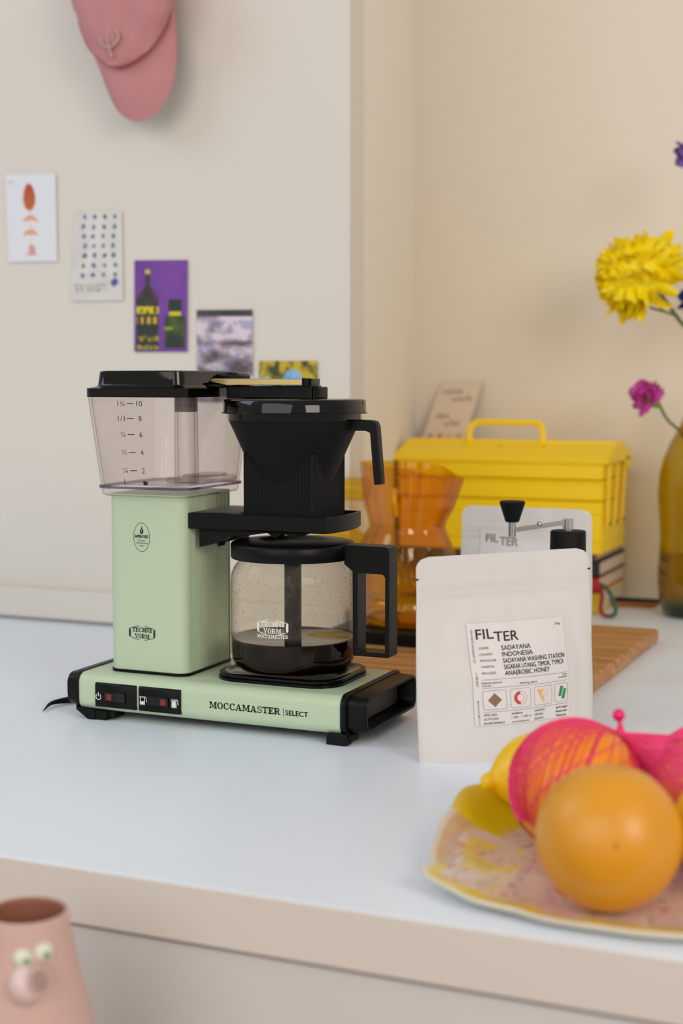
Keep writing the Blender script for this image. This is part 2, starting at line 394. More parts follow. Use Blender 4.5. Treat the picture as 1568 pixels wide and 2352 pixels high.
# ------------------------------------------------------------------ the setting
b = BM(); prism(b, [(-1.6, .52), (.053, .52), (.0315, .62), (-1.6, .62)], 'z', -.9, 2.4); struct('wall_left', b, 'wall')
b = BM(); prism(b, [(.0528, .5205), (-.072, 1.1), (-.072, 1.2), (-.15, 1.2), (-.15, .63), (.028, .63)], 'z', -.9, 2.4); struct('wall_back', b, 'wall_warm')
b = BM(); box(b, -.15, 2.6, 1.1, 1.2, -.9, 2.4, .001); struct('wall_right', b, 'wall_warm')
b = BM(); box(b, -1.6, .052, .506, .521, 0.0040, .0475, .003); struct('trim_1', b, 'wall')
b = BM(); box(b, -2.6, 3.2, -4, 1.2, -.92, -.9, .001); struct('floor', b, 'floor')
b = BM()
prism(b, [(-1.6, -.405), (2.2, -.405), (2.2, 1.1), (-.072, 1.1), (.053, .52), (-1.6, .52)], 'z', -.0415, 0.0, .0008)
solo('countertop', b, 'counter', 'white satin laminate countertop under the coffee machine', 'countertop')
ct = bpy.data.objects['countertop']
b = BM(); box(b, -1.6, 2.2, -.4062, -.4046, -.0412, -.0004, .0004); obj('edge_shade_strip', b, mat('laminate_edge_shade', (217, 210, 203), .5), ct, label='front edge strip with dimmer warm light in its colour')  # added strip: same laminate, darker and warmer to carry the edge's shade
t = thing('base_cabinet', 'white cabinet front under the countertop edge', 'cabinet', (.2, -.398, -.9))
b = BM(); box(b, -1.6, 2.2, -.385, .5, -.88, -.0415, .002); obj('carcass', b, 'cabinet', t)
for x0, x1 in ((-.6, .0), (.004, .90), (.904, 1.5)):
    b = BM(); box(b, x0, x1, -.402, -.385, -.80, -.0455, .002); obj('door', b, 'cabinet', t)
b = BM(); box(b, -1.6, 2.2, -.36, .4, -.9, -.88, .002); obj('plinth', b, 'cabinet', t)

# ------------------------------------------------------------------ coffee machine
cm = thing('coffee_maker', 'pastel green filter coffee machine with clear water tank and black brew arm', 'coffee machine', (.118, .075, 0))
# base housing: rounded profile swept along x
def yz_loop(x, y0, y1, z0, z1, r, n=6):
    return [Vector((x, p.x, p.y)) for p in rrect((y0+y1)/2, (z0+z1)/2, (y1-y0)/2, (z1-z0)/2, r, 0, n)]
b = BM(); loft(b, [yz_loop(x, 0, .15, .0095, .048, .0105) for x in (-.031, .0, .12, .2655)])
base = obj('base_housing', b, 'green', cm)
b = BM(); fp = frontplane(-.0003)
slab_text(b, 'MOCCAMASTER', .1225, .0246, .0066, fp, width=.0785)
polys(b, [_rect(.2042, .0236, .2047, .0316)], fp)
text(b, 'SELECT', .2066, .0250, .0048, fp, width=.0240, bold=.02)
obj('lettering', b, 'ink', base, smooth=False, recalc=False, label='black brand lettering')
b = BM(); box(b, -.018, .255, .022, .132, .0060, .0100, .001); obj('base_plate', b, 'black', cm)
# left end bezel
b = BM(); loft(b, [yz_loop(-.0310, -.0012, .1512, .0085, .0492, .0115), yz_loop(-.0345, -.0012, .1512, .0085, .0492, .0115), yz_loop(-.0355, .000, .150, .0095, .0480, .0105)])
loft(b, [yz_loop(-.0340, .0010, .149, .0115, .0475, .010), yz_loop(-.0470, .003, .147, .0130, .0462, .010), yz_loop(-.0495, .006, .144, .016, .0435, .009)])
prism(b, [(-.0352, .014), (-.0352, .0095), (-.021, .000), (-.013, .000), (-.013, .010), (-.031, .012)], 'y', .000, .012, .0006)
obj('end_cap', b, 'black', cm)
# right end: flange + open carrying handle frame
b = BM()
loft(b, [yz_loop(.2650, -.0012, .1512, .0085, .0492, .0115), yz_loop(.2685, -.0012, .1512, .0085, .0492, .0115), yz_loop(.2700, .0005, .1495, .0095, .0480, .0105)])
x0, x1 = .2690, .2890
loft(b, [yz_loop(x0, .006, .1455, .0100, .0470, .009), yz_loop(x1-.0012, .008, .1435, .0110, .0462, .009), yz_loop(x1, .0090, .1425, .0118, .0454, .0085),
         yz_loop(x1, .0110, .1405, .0138, .0434, .007), yz_loop(x1-.0012, .0118, .1398, .0145, .0427, .0065), yz_loop(.2715, .0135, .138, .016, .0415, .006)], cap0=True, cap1=True)
obj('carrying_handle', b, 'black', cm)
b = BM(); box(b, .2718, .2735, .040, .128, .0175, .0385, .001); obj('handle_panel', b, mat('dark_grey_plastic', (52, 49, 47), .5), cm)
for x, y, w in ((-.0185, .0015, .024), (.2490, .0015, .022), (-.0185, .124, .024), (.2490, .124, .022)):
    b = BM(); box(b, x, x+w*.82, y, y+.022, .0, .0095, .001); box(b, x+w*.3, x+w*1.12, y+.003, y+.024, .0022, .0098, .001)
    obj('foot', b, 'black_matte', cm)
# right flange runs down into the front foot
b = BM(); prism(b, [(.2500, .0105), (.2500, .0006), (.2690, .0000), (.2725, .0010), (.2705, .012)], 'y', -.0008, .010, .0006); obj('front_foot', b, 'black', cm)
# switch panels
def panel(x0, x1, bx0, bx1, red_left):
    b = BM(); prism(b, [(-.0016, .0150), (.004, .0150), (.004, .0402), (.0008, .0404), (-.0009, .0392), (-.0016, .0372)], 'x', x0, x1, .0005)
    p = obj('switch_panel', b, 'black', cm)
    b = BM(); box(b, bx0, bx1, -.0036, .0, .0212, .0312, .0012); obj('rocker_switch', b, 'gloss', p)
    c = bx0+.0058 if red_left else bx1-.0058
    b = BM(); box(b, c-.0031, c+.0031, -.0040, -.001, .0230, .0292, .0004); obj('indicator_lens', b, 'red_lens', p)
    return p
p1 = panel(-.0105, .0386, .0015, .0262, True); p2 = panel(.0414, .0902, .0528, .0768, False)
fpp = frontplane(-.0021)
b = BM(); polys(b, _arc(-.0062, .0254, .0033, .0034, .0008, .0008, 125, 415, 20)+[_rect(-.0066, .0258, -.0058, .0302)], fpp); obj('power_symbol', b, 'white_ink', p1, smooth=False, recalc=False)
def jug_icon(cx, fill):
    x0, x1, z0, z1 = cx-.0030, cx+.0022, .0218, .0296
    pl = polyline([(x0, z0), (x1, z0), (x1-.0003, z1), (x0+.0003, z1)], .0008, True)
    pl += polyline([(x1-.0002, z1+.0003), (x1+.0018, z1-.0004), (x1+.0022, z1-.0052)], .0008)
    pl += [_rect(x0+.0002, z0, x1-.0002, z0+(z1-z0)*fill)]; pl += [_rect(x0-.0006, z1-.0008, x0+.0018, z1+.0006)]
    return pl
for cx_, fl_ in ((.0466, .42), (.0834, .86)):
    b = BM(); polys(b, jug_icon(cx_, fl_), fpp); obj('carafe_symbol', b, 'white_ink', p2, smooth=False, recalc=False)

# boiler column with vertical flutes on its right face
def col_loop(z, d=0.0):
    out = []; x0, x1, y0, y1, r = -.0082-d, .0832+d, .0225-d, .1285+d, .012
    def corner(cx, cy, a0): return [(cx+r*math.cos(math.radians(a0+15*k)), cy+r*math.sin(math.radians(a0+15*k))) for k in range(7)]
    pts = corner(x0+r, y0+r, 180)+corner(x1-r, y0+r, 270)
    if d == 0:
        for s in (.0365, .0905):
            for k in range(9):
                y = s+k*.0036
                pts += [(x1, y), (x1-.0013, y+.0005), (x1-.0013, y+.0015), (x1, y+.0020)]
    pts += corner(x1-r, y1-r, 0)+corner(x0+r, y1-r, 90)
    return [Vector((x, y, z)) for x, y in pts]
b = BM(); loft(b, [col_loop(.0500), col_loop(.2340)]); colm = obj('boiler_column', b, 'green', cm, ang=30)
b = BM(); loft(b, [rrect(.0375, .0755, .0466, .0540, .0125, z) for z in (.0478, .0512)]); obj('column_gasket', b, 'black', cm)
fc = frontplane(.0222)
b = BM(); hexlogo(b, .0321, .0905, .0312, fc); obj('maker_logo', b, 'ink', colm, smooth=False, recalc=False, label='black bracketed hexagon mark')
b = BM()
polys(b, _arc(.0330, .1900, .0096, .0150, .00042, .00042, 0, 360, 40), fc)
polys(b, [[(.0330+x*.0024, .1966+z*.0034) for x, z in ((0, -1), (.55, -.85), (.85, -.2), (.7, .35), (.3, .8), (.1, 1.7), (-.05, 1.1), (-.45, .5), (-.8, .0), (-.8, -.6), (-.4, -.95))]], fc)
text(b, 'APPROVED', .0330, .1892, .0031, fc, width=.0160, align='c', bold=.03)
text(b, 'European', .0330, .1860, .0017, fc, width=.0085, align='c'); text(b, 'Coffee Brewing', .0330, .1833, .0017, fc, width=.0138, align='c'); text(b, 'Centre', .0330, .1806, .0017, fc, width=.0060, align='c')
obj('approval_mark', b, 'ink', colm, smooth=False, recalc=False, label='black oval approval print')
b = BM(); polys(b, [[(.0330+x*.0007, .1962+z*.0024) for x, z in ((-.6, -.8), (.5, -.2), (.2, .6), (.9, 1.0), (-.4, .6), (.0, -.1))]], frontplane(.0221)); obj('flame_highlight', b, 'green', colm, smooth=False, recalc=False)

# water reservoir (clear, tapered, with wall thickness)
RX0, RX1, RY0, RY1 = -.0120, .0915, .0115, .1350
def res_loop(z, inset=0.0):
    t = (z-.2325)/(.334-.2325); fx, fy = .0065*t, .0150*t
    return rrect((RX0+RX1)/2, (RY0+RY1)/2, (RX1-RX0)/2+fx-inset, (RY1-RY0)/2+fy-inset, .013, z, 8)
b = BM(); loft(b, [res_loop(.2325, .006), res_loop(.2325, .002), res_loop(.2345), res_loop(.2400), res_loop(.2408, -.0012), res_loop(.2432, -.0012), res_loop(.2440), res_loop(.29), res_loop(.3345), res_loop(.3345, .002), res_loop(.29, .002), res_loop(.2440, .002), res_loop(.2440, .02)])
resv = obj('water_reservoir', b, 'clear', cm)
b = BM(); loft(b, [res_loop(.2402, -.0016), res_loop(.2428, -.0016)], False, False); obj('reservoir_rim', b, 'violet_rim', resv, label='violet tinted rim line')
b = BM(); box(b, .045, .090, .050, .128, .2445, .2500, .002); box(b, .058, .084, .062, .116, .2500, .2530, .0015); obj('outlet_valve', b, 'clear_tube', resv)
b = BM(); lathe(b, [(.0125, .2445), (.0120, .3330), (.0095, .3330), (.0095, .2445)], (.0640, .062, 0), 28); obj('riser_tube', b, 'clear_tube', resv)
b = BM(); lathe(b, [(.0118, .3180), (.0122, .3185), (.0122, .3235), (.0116, .3240), (.0122, .3245), (.0122, .3345)], (.0640, .062, 0), 28); obj('riser_cap', b, 'grey_cap', resv)
rp = lambda u, v: Vector((u, RY0-.0150*(v-.2325)/(.334-.2325)-.0004, v))
b = BM()
for (z, a, wd_, n_, cx) in ((.3273, '1¼', .0085, '10', .0368), (.3124, '1/1', .0078, '8', .0352), (.2960, '¾', .0056, '6', .0344), (.2779, '½', .0056, '4', .0340), (.2593, '¼', .0054, '2', .0336)):
    polys(b, [_rect(cx-.0041, z-.0004, cx+.0041, z+.0004)], rp)
    text(b, a, cx-.0065, z-.0026, .0052, rp, width=wd_, align='r')
    text(b, n_, cx+.0132 if n_ != '10' else cx+.0136, z-.0026, .0052, rp, width=.0034 if n_ != '10' else .0066, align='r')
text(b, 'L', .0215, .2450, .0052, rp, width=.0030)
polys(b, [_rect(.0438, .2446, .0484, .2484), _rect(.0438, .2482, .0458, .2492)]+polyline([(.0484, .2482), (.0496, .2476), (.0496, .2456)], .0006), rp)
obj('scale_lettering', b, 'ink', resv, smooth=False, recalc=False, label='black cup scale 2 to 10')
# reservoir lid
b = BM()
def lid_loop(z, ins): return rrect((RX0+RX1)/2, (RY0+RY1)/2, (RX1-RX0)/2+.0065-ins, (RY1-RY0)/2+.0150-ins, .013 if ins < .005 else .012, z, 8)
loft(b, [lid_loop(.3335, .0015), lid_loop(.3335, -.0008), lid_loop(.3425, -.0008), lid_loop(.3432, .0015), lid_loop(.3440, .0060), lid_loop(.3460, .0078), lid_loop(.3590, .0092), lid_loop(.3602, .0106)])
lid = obj('reservoir_lid', b, 'gloss', cm)
b = BM(); box(b, .0860, .1140, .0835, .1120, .3432, .3570, .002); box(b, .0860, .1100, .0560, .1000, .3432, .3462, .001); obj('arm_socket', b, 'black', lid)
# outlet arm: flattened steel tube over the basket
b = BM(); prism(b, [(.0960, .3490), (.0930, .3508), (.0950, .3522), (.1985, .3520), (.1985, .3452), (.1120, .3452), (.1060, .3466)], 'y', .0600, .0810, .0008); oa = obj('outlet_arm', b, 'steel', cm, label='polished steel outlet arm')
b = BM(); box(b, .1970, .2000, .0592, .0818, .3451, .3528, .0010); box(b, .1985, .2070, .0592, .0615, .3452, .3522, .0008); box(b, .1985, .2070, .0795, .0818, .3452, .3522, .0008); box(b, .2045, .2070, .0592, .0818, .3452, .3522, .0008); obj('arm_tip', b, 'gloss', oa)
# brew arm (holds the basket)
arm = [(.0835, .0300), (.1080, .0340), (.2350, .0340), (.2385, .048), (.2405, .063), (.2412, .078), (.2405, .093), (.2385, .108), (.2350, .1220), (.1080, .1220), (.0835, .1200)]
def inset(pts, d):
    cx, cy = .178, .078
    return [(x-d*(1 if x > cx else -1)*min(1, abs(x-cx)/.05), y-d*(1 if y > cy else -1)*min(1, abs(y-cy)/.045)) for x, y in pts]
b = BM()
loft(b, [[Vector((x, y, z)) for x, y in inset(arm, d)] for z, d in ((.2002, .001), (.2012, 0), (.2159, 0), (.2165, .0006), (.2165, .0024), (.2107, .0028))])
ba = obj('brew_arm', b, 'black', cm, ang=25)
b = BM(); box(b, .0858, .1370, .037, .119, .2107, .2169, .0006)
for k in range(24): box(b, .088+k*.0020, .0891+k*.0020, .039, .117, .2167, .2174, .0003)
obj('arm_cover', b, mat('ribbed_grey_cover', (70, 70, 70), .35), ba)
b = BM(); box(b, .0835, .1120, .0565, .112, .1850, .2007, .001)
prism(b, [(.0900, .2007), (.0900, .1805), (.112, .1860), (.126, .1935), (.150, .1955), (.168, .1985), (.176, .1935), (.186, .1985), (.200, .1950), (.215, .2007)], 'y', .040, .056, .0008)
prism(b, [(.108, .190), (.1115, .1820), (.115, .190)], 'y', .041, .055)
obj('drip_stop_lever', b, 'black_matte', ba)
# hot plate
b = BM()
def wl(z, i): return rrect(.1785, .0770, .0690-i, .0555-i, .030-i*.5, z, 8)
loft(b, [wl(.0478, .002), wl(.0482, .0), wl(.0510, .0), wl(.0516, .0018), wl(.0522, .0008), wl(.0545, .0008), wl(.0556, .0024), wl(.0556, .0065), wl(.0540, .009)])
obj('hot_plate', b, mat('black_plate_coating', (5, 5, 5), .16, spec=.22), cm)
# mains cable
b = BM(); cdp = spline([(-.046, .098, .012), (-.062, .078, .0055), (-.080, .056, .0043), (-.0885, .034, .0041), (-.0815, .0080, .0018)], 6); tube(b, cdp, [.0042*min(1, .12+1.6*(1-k/(len(cdp)-1))) for k in range(len(cdp))], 10); obj('power_cord', b, 'black_matte', cm)

# ------------------------------------------------------------------ filter basket
AX, AY = .1805, .0780
fb = thing('filter_basket', 'black filter basket with fluted square neck sitting in the brew arm', 'filter basket', (AX, AY, .2108))
b = BM(); lathe(b, [(.0200, .2110), (.0227, .2130), (.0672, .3112), (.0672, .3120), (.0640, .3120)], (AX, AY, 0), 72); obj('funnel', b, 'black_matte', fb)
def flute(z, a=.0396, r=.0038):
    pts = []; e = a-r; n = 18
    for q in range(4):
        ca_, sa_ = (1, 0, -1, 0)[q], (0, 1, 0, -1)[q]
        loc = []
        for k in range(n):
            for f, d in ((.0, 0), (.20, .0009), (.55, .0009), (.75, 0)): loc.append((-e+2*e*(k+f)/n, -a+d))
        for k in range(6): loc.append((e+r*math.sin(PI/12*k), -e-r*math.cos(PI/12*k)))
        pts += [(x*ca_-y*sa_, x*sa_+y*ca_) for x, y in loc]
    return [Vector((AX+x, AY+y, z)) for x, y in pts]
b = BM(); loft(b, [flute(.2108), flute(.2780)]); obj('fluted_neck', b, 'black_matte', fb, ang=20)
b = BM(); lathe(b, [(.0655, .3105), (.0680, .3106), (.0680, .3180), (.0655, .3185)], (AX, AY, 0), 72); obj('collar', b, 'gloss', fb)
b = BM(); lathe(b, [(.0690, .3172), (.0742, .3172), (.0742, .3184), (.0728, .3188), (.0722, .3300), (.0712, .3312), (.0690, .3318), (.0300, .3326), (.002, .3326)], (AX, AY, 0), 72); bl = obj('basket_lid', b, 'gloss', fb)
b = BM(); prism(b, [(AX-.0715, .3322), (AX-.0715, .3425), (AX-.0695, .3446), (AX+.0245, .3450), (AX+.0245, .3322)], 'y', .0655, .0905, .0010); box(b, AX+.0275, AX+.0320, .0665, .0895, .3322, .3440, .0010); box(b, AX+.023, AX+.029, .068, .088, .3322, .3440, .0005); obj('lid_ridge', b, 'black', bl)
b = BM(); prism(b, [(AX+.056, .3118), (AX+.0850, .3112), (AX+.0895, .3098), (AX+.0918, .3050), (AX+.0965, .2490), (AX+.0960, .2478), (AX+.0900, .2474), (AX+.0855, .2985), (AX+.0840, .2995), (AX+.0805, .3008), (AX+.060, .3008), (AX+.050, .2920), (AX+.050, .308)], 'y', AY-.0065, AY+.0065, .0008); obj('handle', b, 'black', fb)

# ------------------------------------------------------------------ carafe
AX, AY = .1780, .0780
ca = thing('glass_carafe', 'round glass coffee carafe with black lid and handle standing on the hot plate', 'carafe', (AX, AY, .0556))
gp = [(.0200, .0562), (.0480, .0560), (.0545, .0572), (.0592, .0605), (.0622, .0660), (.0635, .0730), (.0637, .1000), (.0637, .1450), (.0628, .1540), (.0600, .1610), (.0560, .1665), (.0545, .1740)]
b = BM(); lathe(b, gp, (AX, AY, 0), 72, cap0=True, cap1=False)
gl = obj('glass_body', b, 'carafe', ca)
b = BM(); lathe(b, [(.020, .0570), (.0480, .0568), (.0540, .0580), (.0584, .0612), (.0612, .0666), (.0625, .0735), (.0626, .0882), (.0610, .0888), (.0595, .0884), (.001, .0884)], (AX, AY, 0), 72); obj('coffee', b, 'coffee', ca, label='dark black coffee')
b = BM(); lathe(b, [(.0560, .1705), (.0625, .1705), (.0634, .1718), (.0634, .1845), (.0622, .1862), (.0590, .1872), (.0370, .1890), (.0345, .1886), (.0300, .1858), (.0150, .1843), (.001, .1841)], (AX, AY, 0), 72); obj('lid', b, 'black', ca)
b = BM(); lathe(b, [(.0088, .0760), (.0088, .1710)], (AX, AY, 0), 24); obj('mixing_tube', b, 'black', ca)
# handle ring
b = BM()
hx0, hx1, z0, z1, w = .2440, .2885, .0755, .1865, .0110
def ring(y, o, i):
    """closed rectangular ring, outer/inner outlines"""
    return None
outer = [(hx0+.006, z0), (hx1-.001, z0), (hx1, z0+.001), (hx1, z1-.005), (hx1-.0015, z1-.0015), (hx1-.005, z1), (hx0-.004, z1), (hx0-.004, z1-.019), (hx0+.0050, z1-.026), (hx0+.0055, z0+.0006)]
inner = [(hx0+.0110, z0+.0045), (hx1-.0050, z0+.0045), (hx1-.0045, z0+.0050), (hx1-.0045, z1-.0310), (hx1-.0060, z1-.0285), (hx1-.0080, z1-.0275), (hx0+.0130, z1-.0275), (hx0+.0105, z1-.0275), (hx0+.0105, z1-.0300), (hx0+.0105, z0+.0050)]
V = lambda pts, y: [Vector((x, y, z)) for x, z in pts]
loft(b, [V(outer, AY-w), V(outer, AY+w), V(inner, AY+w), V(inner, AY-w), V(outer, AY-w)], False, False)
bmesh.ops.remove_doubles(b, verts=b.verts, dist=1e-6)
obj('handle', b, 'black', ca, ang=25)
# printing on the glass
def cyl(a0, r):
    def f(u, v):
        a = a0+u/r; return Vector((AX+r*math.cos(a), AY+r*math.sin(a), v))
    return f
b = BM(); cf = cyl(math.radians(-83.6), .0640)
hexlogo(b, .0, .1075, .0330, cf); slab_text(b, 'MOCCAMASTER', 0, .0968, .0036, cf, width=.0330, align='c')
obj('glass_print', b, 'white_ink', gl, smooth=False, recalc=False, label='white maker print on the glass')
# condensation
b = BM()
for k in range(640):
    a = R.uniform(0, 2*PI); z = .0935+.0655*(R.random()**.8)
    rr = R.uniform(.00025, .0007)*(1.4 if R.random() < .1 else 1)
    rad = .0630 if z < .146 else .0630-(z-.146)*.16
    rot = Matrix.Rotation(a, 3, 'Z')
    ball(b, Vector((AX+rad*math.cos(a), AY+rad*math.sin(a), z)), rr, .5, 1, R.uniform(.9, 1.5), 8, 5, rot)
dm = thin_glass('water_droplets', (255, 253, 250), (196, 180, 158), base=.06, refl=.9, power=3, edgepow=1.2)
obj('condensation', b, dm, ca, kind='stuff')

# ------------------------------------------------------------------ coffee bags
def bag_fn(W, H, T):
    def half(u, v, side):
        """u in -1..1, v in 0..1; side -1 front, +1 back"""
        e = max(0.0, 1-abs(u)**2.2)
        tv = T*(1-.22*v)*max(0.0, 1-max(0, (v-.42)/.36))**.9 if v > .42 else T*(1-.22*v)
        if v < .12: tv *= .93+.07*(v/.12)
        d = tv*e**.75
        ww = W/2*(1.0+.018*math.sin(PI*min(1, v/.8))-.012*v)
        y = side*(d+.0006)
        if side < 0:
            for vz in (.815, .845, .872): y -= .0010*math.exp(-((v-vz)/.006)**2)*(1 if abs(u) < .97 else 0)
            y += .0024*fbm(u*2.2, v*3.0, 1.7, 3)*e + .0020*math.exp(-((abs(u)-.80+.35*max(0, v-.45))/.08)**2)*max(0, min(1, (.74-v)/.25))*min(1, v/.2)
        z = v*H+(.010*(1-v)*(u*u) if v < .2 else 0)*0
        return Vector((ww*u, y, z))
    return half
def coffee_bag(name, label, loc, rot, W, H, T, lean=0.0):
    t = thing(name, label, 'coffee bag', loc, rot, local=True)
    h = bag_fn(W, H, T); nu, nv = 56, 84; b = BM()
    def pt(i, j, side):
        u, v = -1+2*i/nu, j/nv
        # rounded top corners and tear notches
        p = h(u, v, side)
        if v > .93:
            q = (v-.93)/.07; cut = (1-math.sqrt(max(0, 1-q*q)))*.07*H
            lim = W/2*.995-cut; p.x = max(-lim, min(lim, p.x))
        p.y += lean*p.z
        return p
    F = [[b.verts.new(pt(i, j, -1)) for i in range(nu+1)] for j in range(nv+1)]
    Bk = [[b.verts.new(pt(i, j, 1)) for i in range(nu+1)] for j in range(nv+1)]
    for j in range(nv):
        for i in range(nu):
            b.faces.new((F[j][i], F[j][i+1], F[j+1][i+1], F[j+1][i])); b.faces.new((Bk[j][i+1], Bk[j][i], Bk[j+1][i], Bk[j+1][i+1]))
        b.faces.new((F[j+1][0], Bk[j+1][0], Bk[j][0], F[j][0])); b.faces.new((F[j][nu], Bk[j][nu], Bk[j+1][nu], F[j+1][nu]))
    for i in range(nu):
        b.faces.new((F[0][i+1], F[0][i], Bk[0][i], Bk[0][i+1])); b.faces.new((F[nv][i], F[nv][i+1], Bk[nv][i+1], Bk[nv][i]))
    body = obj('pouch', b, 'paper', t, ang=60)
    def surf(d=.0004):
        def f(x, z):
            p = h(max(-1, min(1, x/(W/2))), z/H, -1); return Vector((x, p.y-d+lean*z, z))
        return f
    return t, body, surf
t, body, sf = coffee_bag('coffee_bag', 'white stand up pouch with printed coffee label in front of the wooden board', (.4215, .0360, 0), (0, math.radians(-.6), math.radians(45)), .1830, .1900, .0225, .045)
for s in (-1, 1):
    b = BM(); z = .1700
    polys(b, [[(s*.0916, z-.0012), (s*.0916, z+.0012), (s*.0888, z+.0004), (s*.0888, z-.0004)]], sf(.0012)); obj('tear_notch', b, 'ink', body, smooth=False, recalc=False)
# label: (a,b) with a across 0..1, b down 0..1 -> bag surface
LX0, LX1, LZ0, LZ1 = -.0445, .0570, .0345, .1265
def lab(d):
    f = sf(d)
    return lambda a, bb: f(LX0+(LX1-LX0)*a, LZ1-(LZ1-LZ0)*bb)
b = BM(); vs = [[b.verts.new(lab(.0010)(i/24, j/24)) for i in range(25)] for j in range(25)]
for j in range(24):
    for i in range(24): b.faces.new((vs[j][i], vs[j][i+1], vs[j+1][i+1], vs[j+1][i]))
lb = obj('label', b, 'sticker', t, recalc=False)
# measured positions on the label, as fractions of its width and height
LI = lab(.0015)
LW, LH = 1.0, (LZ1-LZ0)/(LX1-LX0)
fl = lambda u, v: LI(u, v)           # u right, v down
def ltext(bm, s, u, v, h, width=None, align='l', bold=0, rot=0):
    text(bm, s, u, -v, h, lambda a, c: LI(a, -c/LH*1.0 if False else -c), width=width, align=align, bold=bold, rot=rot)
b = BM(); ltext(b, 'FIL', .080, .152, .096, .176, bold=.006); obj('title_lettering', b, 'ink', lb, smooth=False, recalc=False)
b = BM(); ltext(b, 'TER', .258, .182, .094, .245, bold=.006)
obj('title_lettering', b, 'ink', lb, smooth=False, recalc=False); b = BM(); ltext(b, '250g', .905, .068, .020, .062); obj('weight_lettering', b, 'ink', lb, smooth=False, recalc=False); b = BM()
for s, v, wd_ in (('SADAYANA', .2700, .300), ('INDONESIA', .3320, .315), ('SADAYANA WASHING STATION', .3940, .655), ('SIGARAR UTANG, TIMOR, TYPICA', .4540, .640), ('ANAEROBIC HONEY', .5130, .470)):
    ltext(b, s, .315, v, .044, wd_, bold=.008)
obj('origin_lettering', b, 'ink', lb, smooth=False, recalc=False); b = BM()
for s, v, wd_ in (('SPECIES', .905, .125), ('ALTITUDE', .946, .140), ('ENVIRONMENT', .988, .205)): ltext(b, s, .085, v, .021, wd_)
obj('detail_lettering', b, 'ink', lb, smooth=False, recalc=False); b = BM()
for s, v, wd_ in (('HARVEST', .905, .115), ('DRYING', .946, .095), ('REGION', .988, .098)): ltext(b, s, .600, v, .021, wd_)
obj('detail_lettering', b, 'ink', lb, smooth=False, recalc=False); b = BM()
for s, v, wd_ in (('april-august', .905, .135), ('Raised beds', .946, .125), ('West Java', .988, .115)): ltext(b, s, .845, v, .020, wd_, bold=.02)
obj('detail_lettering', b, 'ink', lb, smooth=False, recalc=False); b = BM()
ltext(b, 'arabica', .355, .905, .020, .112, bold=.02)
obj('detail_lettering', b, 'ink', lb, smooth=False, recalc=False); b = BM()
for s, u, v, wd_ in (('baked peach', .082, .585, .195), ('cacao', .082, .612, .090), ('baking spice', .460, .610, .180)): ltext(b, s, u, v, .019, wd_)
obj('detail_lettering', b, 'ink', lb, smooth=False, recalc=False); b = BM()
ltext(b, 'pear', .985, .572, .019, .055, 'r'); ltext(b, 'molasses', .985, .598, .019, .105, 'r')
obj('detail_lettering', b, 'ink', lb, smooth=False, recalc=False)
b = BM()
for s, v, wd_ in (('COFFEE', .252, .098), ('COUNTRY', .312, .130), ('PRODUCER', .371, .155), ('VARIETAL', .430, .132), ('PROCESS', .492, .135)): ltext(b, s, .095, v, .021, wd_)
ltext(b, '1.200 - 1.700 m', .355, .946, .020, .205); ltext(b, 'mountainious', .355, .988, .020, .180)
ltext(b, 'TEN MINSTE HOUDBAAR TOT', .030, .055, .019, .325, rot=-PI/2); ltext(b, '11.08.2027', .030, .470, .019, .140, rot=-PI/2); ltext(b, 'BATCH N°28F12-13', .030, .750, .019, .235, rot=-PI/2)
for v in (.545, .628, .865): polys(b, split_line(.085, v, .985, v, .0026), fl)
for u0, u1 in ((.085, .315), (.355, .560), (.600, .800), (.835, .985)):
    r = .012; v0, v1 = .655, .842
    q = [(u0+r, v0), (u1-r, v0), (u1, v0+r), (u1, v1-r), (u1-r, v1), (u0+r, v1), (u0, v1-r), (u0, v0+r)]
    for p_, q_ in zip(q, q[1:]+q[:1]): polys(b, split_line(*p_, *q_, .0024, 8), fl)
obj('label_rules', b, 'ink_soft', lb, smooth=False, recalc=False, label='grey small print and rules')
b = BM(); polys(b, [[(.200, .682), (.266, .750), (.200, .818), (.134, .750)]], fl); obj('diamond_print', b, 'brown_print', lb, smooth=False, recalc=False, label='brown diamond')
b = BM(); polys(b, _arc(.455, .748, .062, .066, .030, .031, 90, 270, 18)+_arc(.459, .748, .062, .066, .0022, .0022, -90, 90, 18)+_arc(.459, .748, .034, .037, .0022, .0022, -90, 90, 14), fl); obj('ring_print', b, 'red_print', lb, smooth=False, recalc=False, label='red half ring')
b = BM(); A, B_, C_ = (.632, .684), (.765, .684), (.698, .818); mAB = (.698, .684); mAC = (.665, .751); mBC = (.731, .751)
polys(b, [[A, mAB, mAC], [mAC, ((mAC[0]+mBC[0])/2, .751), C_]]+polyline([A, B_, C_], .0018, True)+polyline([mAB, mBC, mAC], .0018, True), fl); obj('triangle_print', b, 'ochre_print', lb, smooth=False, recalc=False, label='yellow divided triangle')
b = BM(); polys(b, [[(.902, .682), (.933, .682), (.908, .785), (.877, .785)], [(.940, .712), (.968, .712), (.943, .815), (.913, .815)]], fl); obj('bars_print', b, 'green_print', lb, smooth=False, recalc=False, label='two slanted green bars')

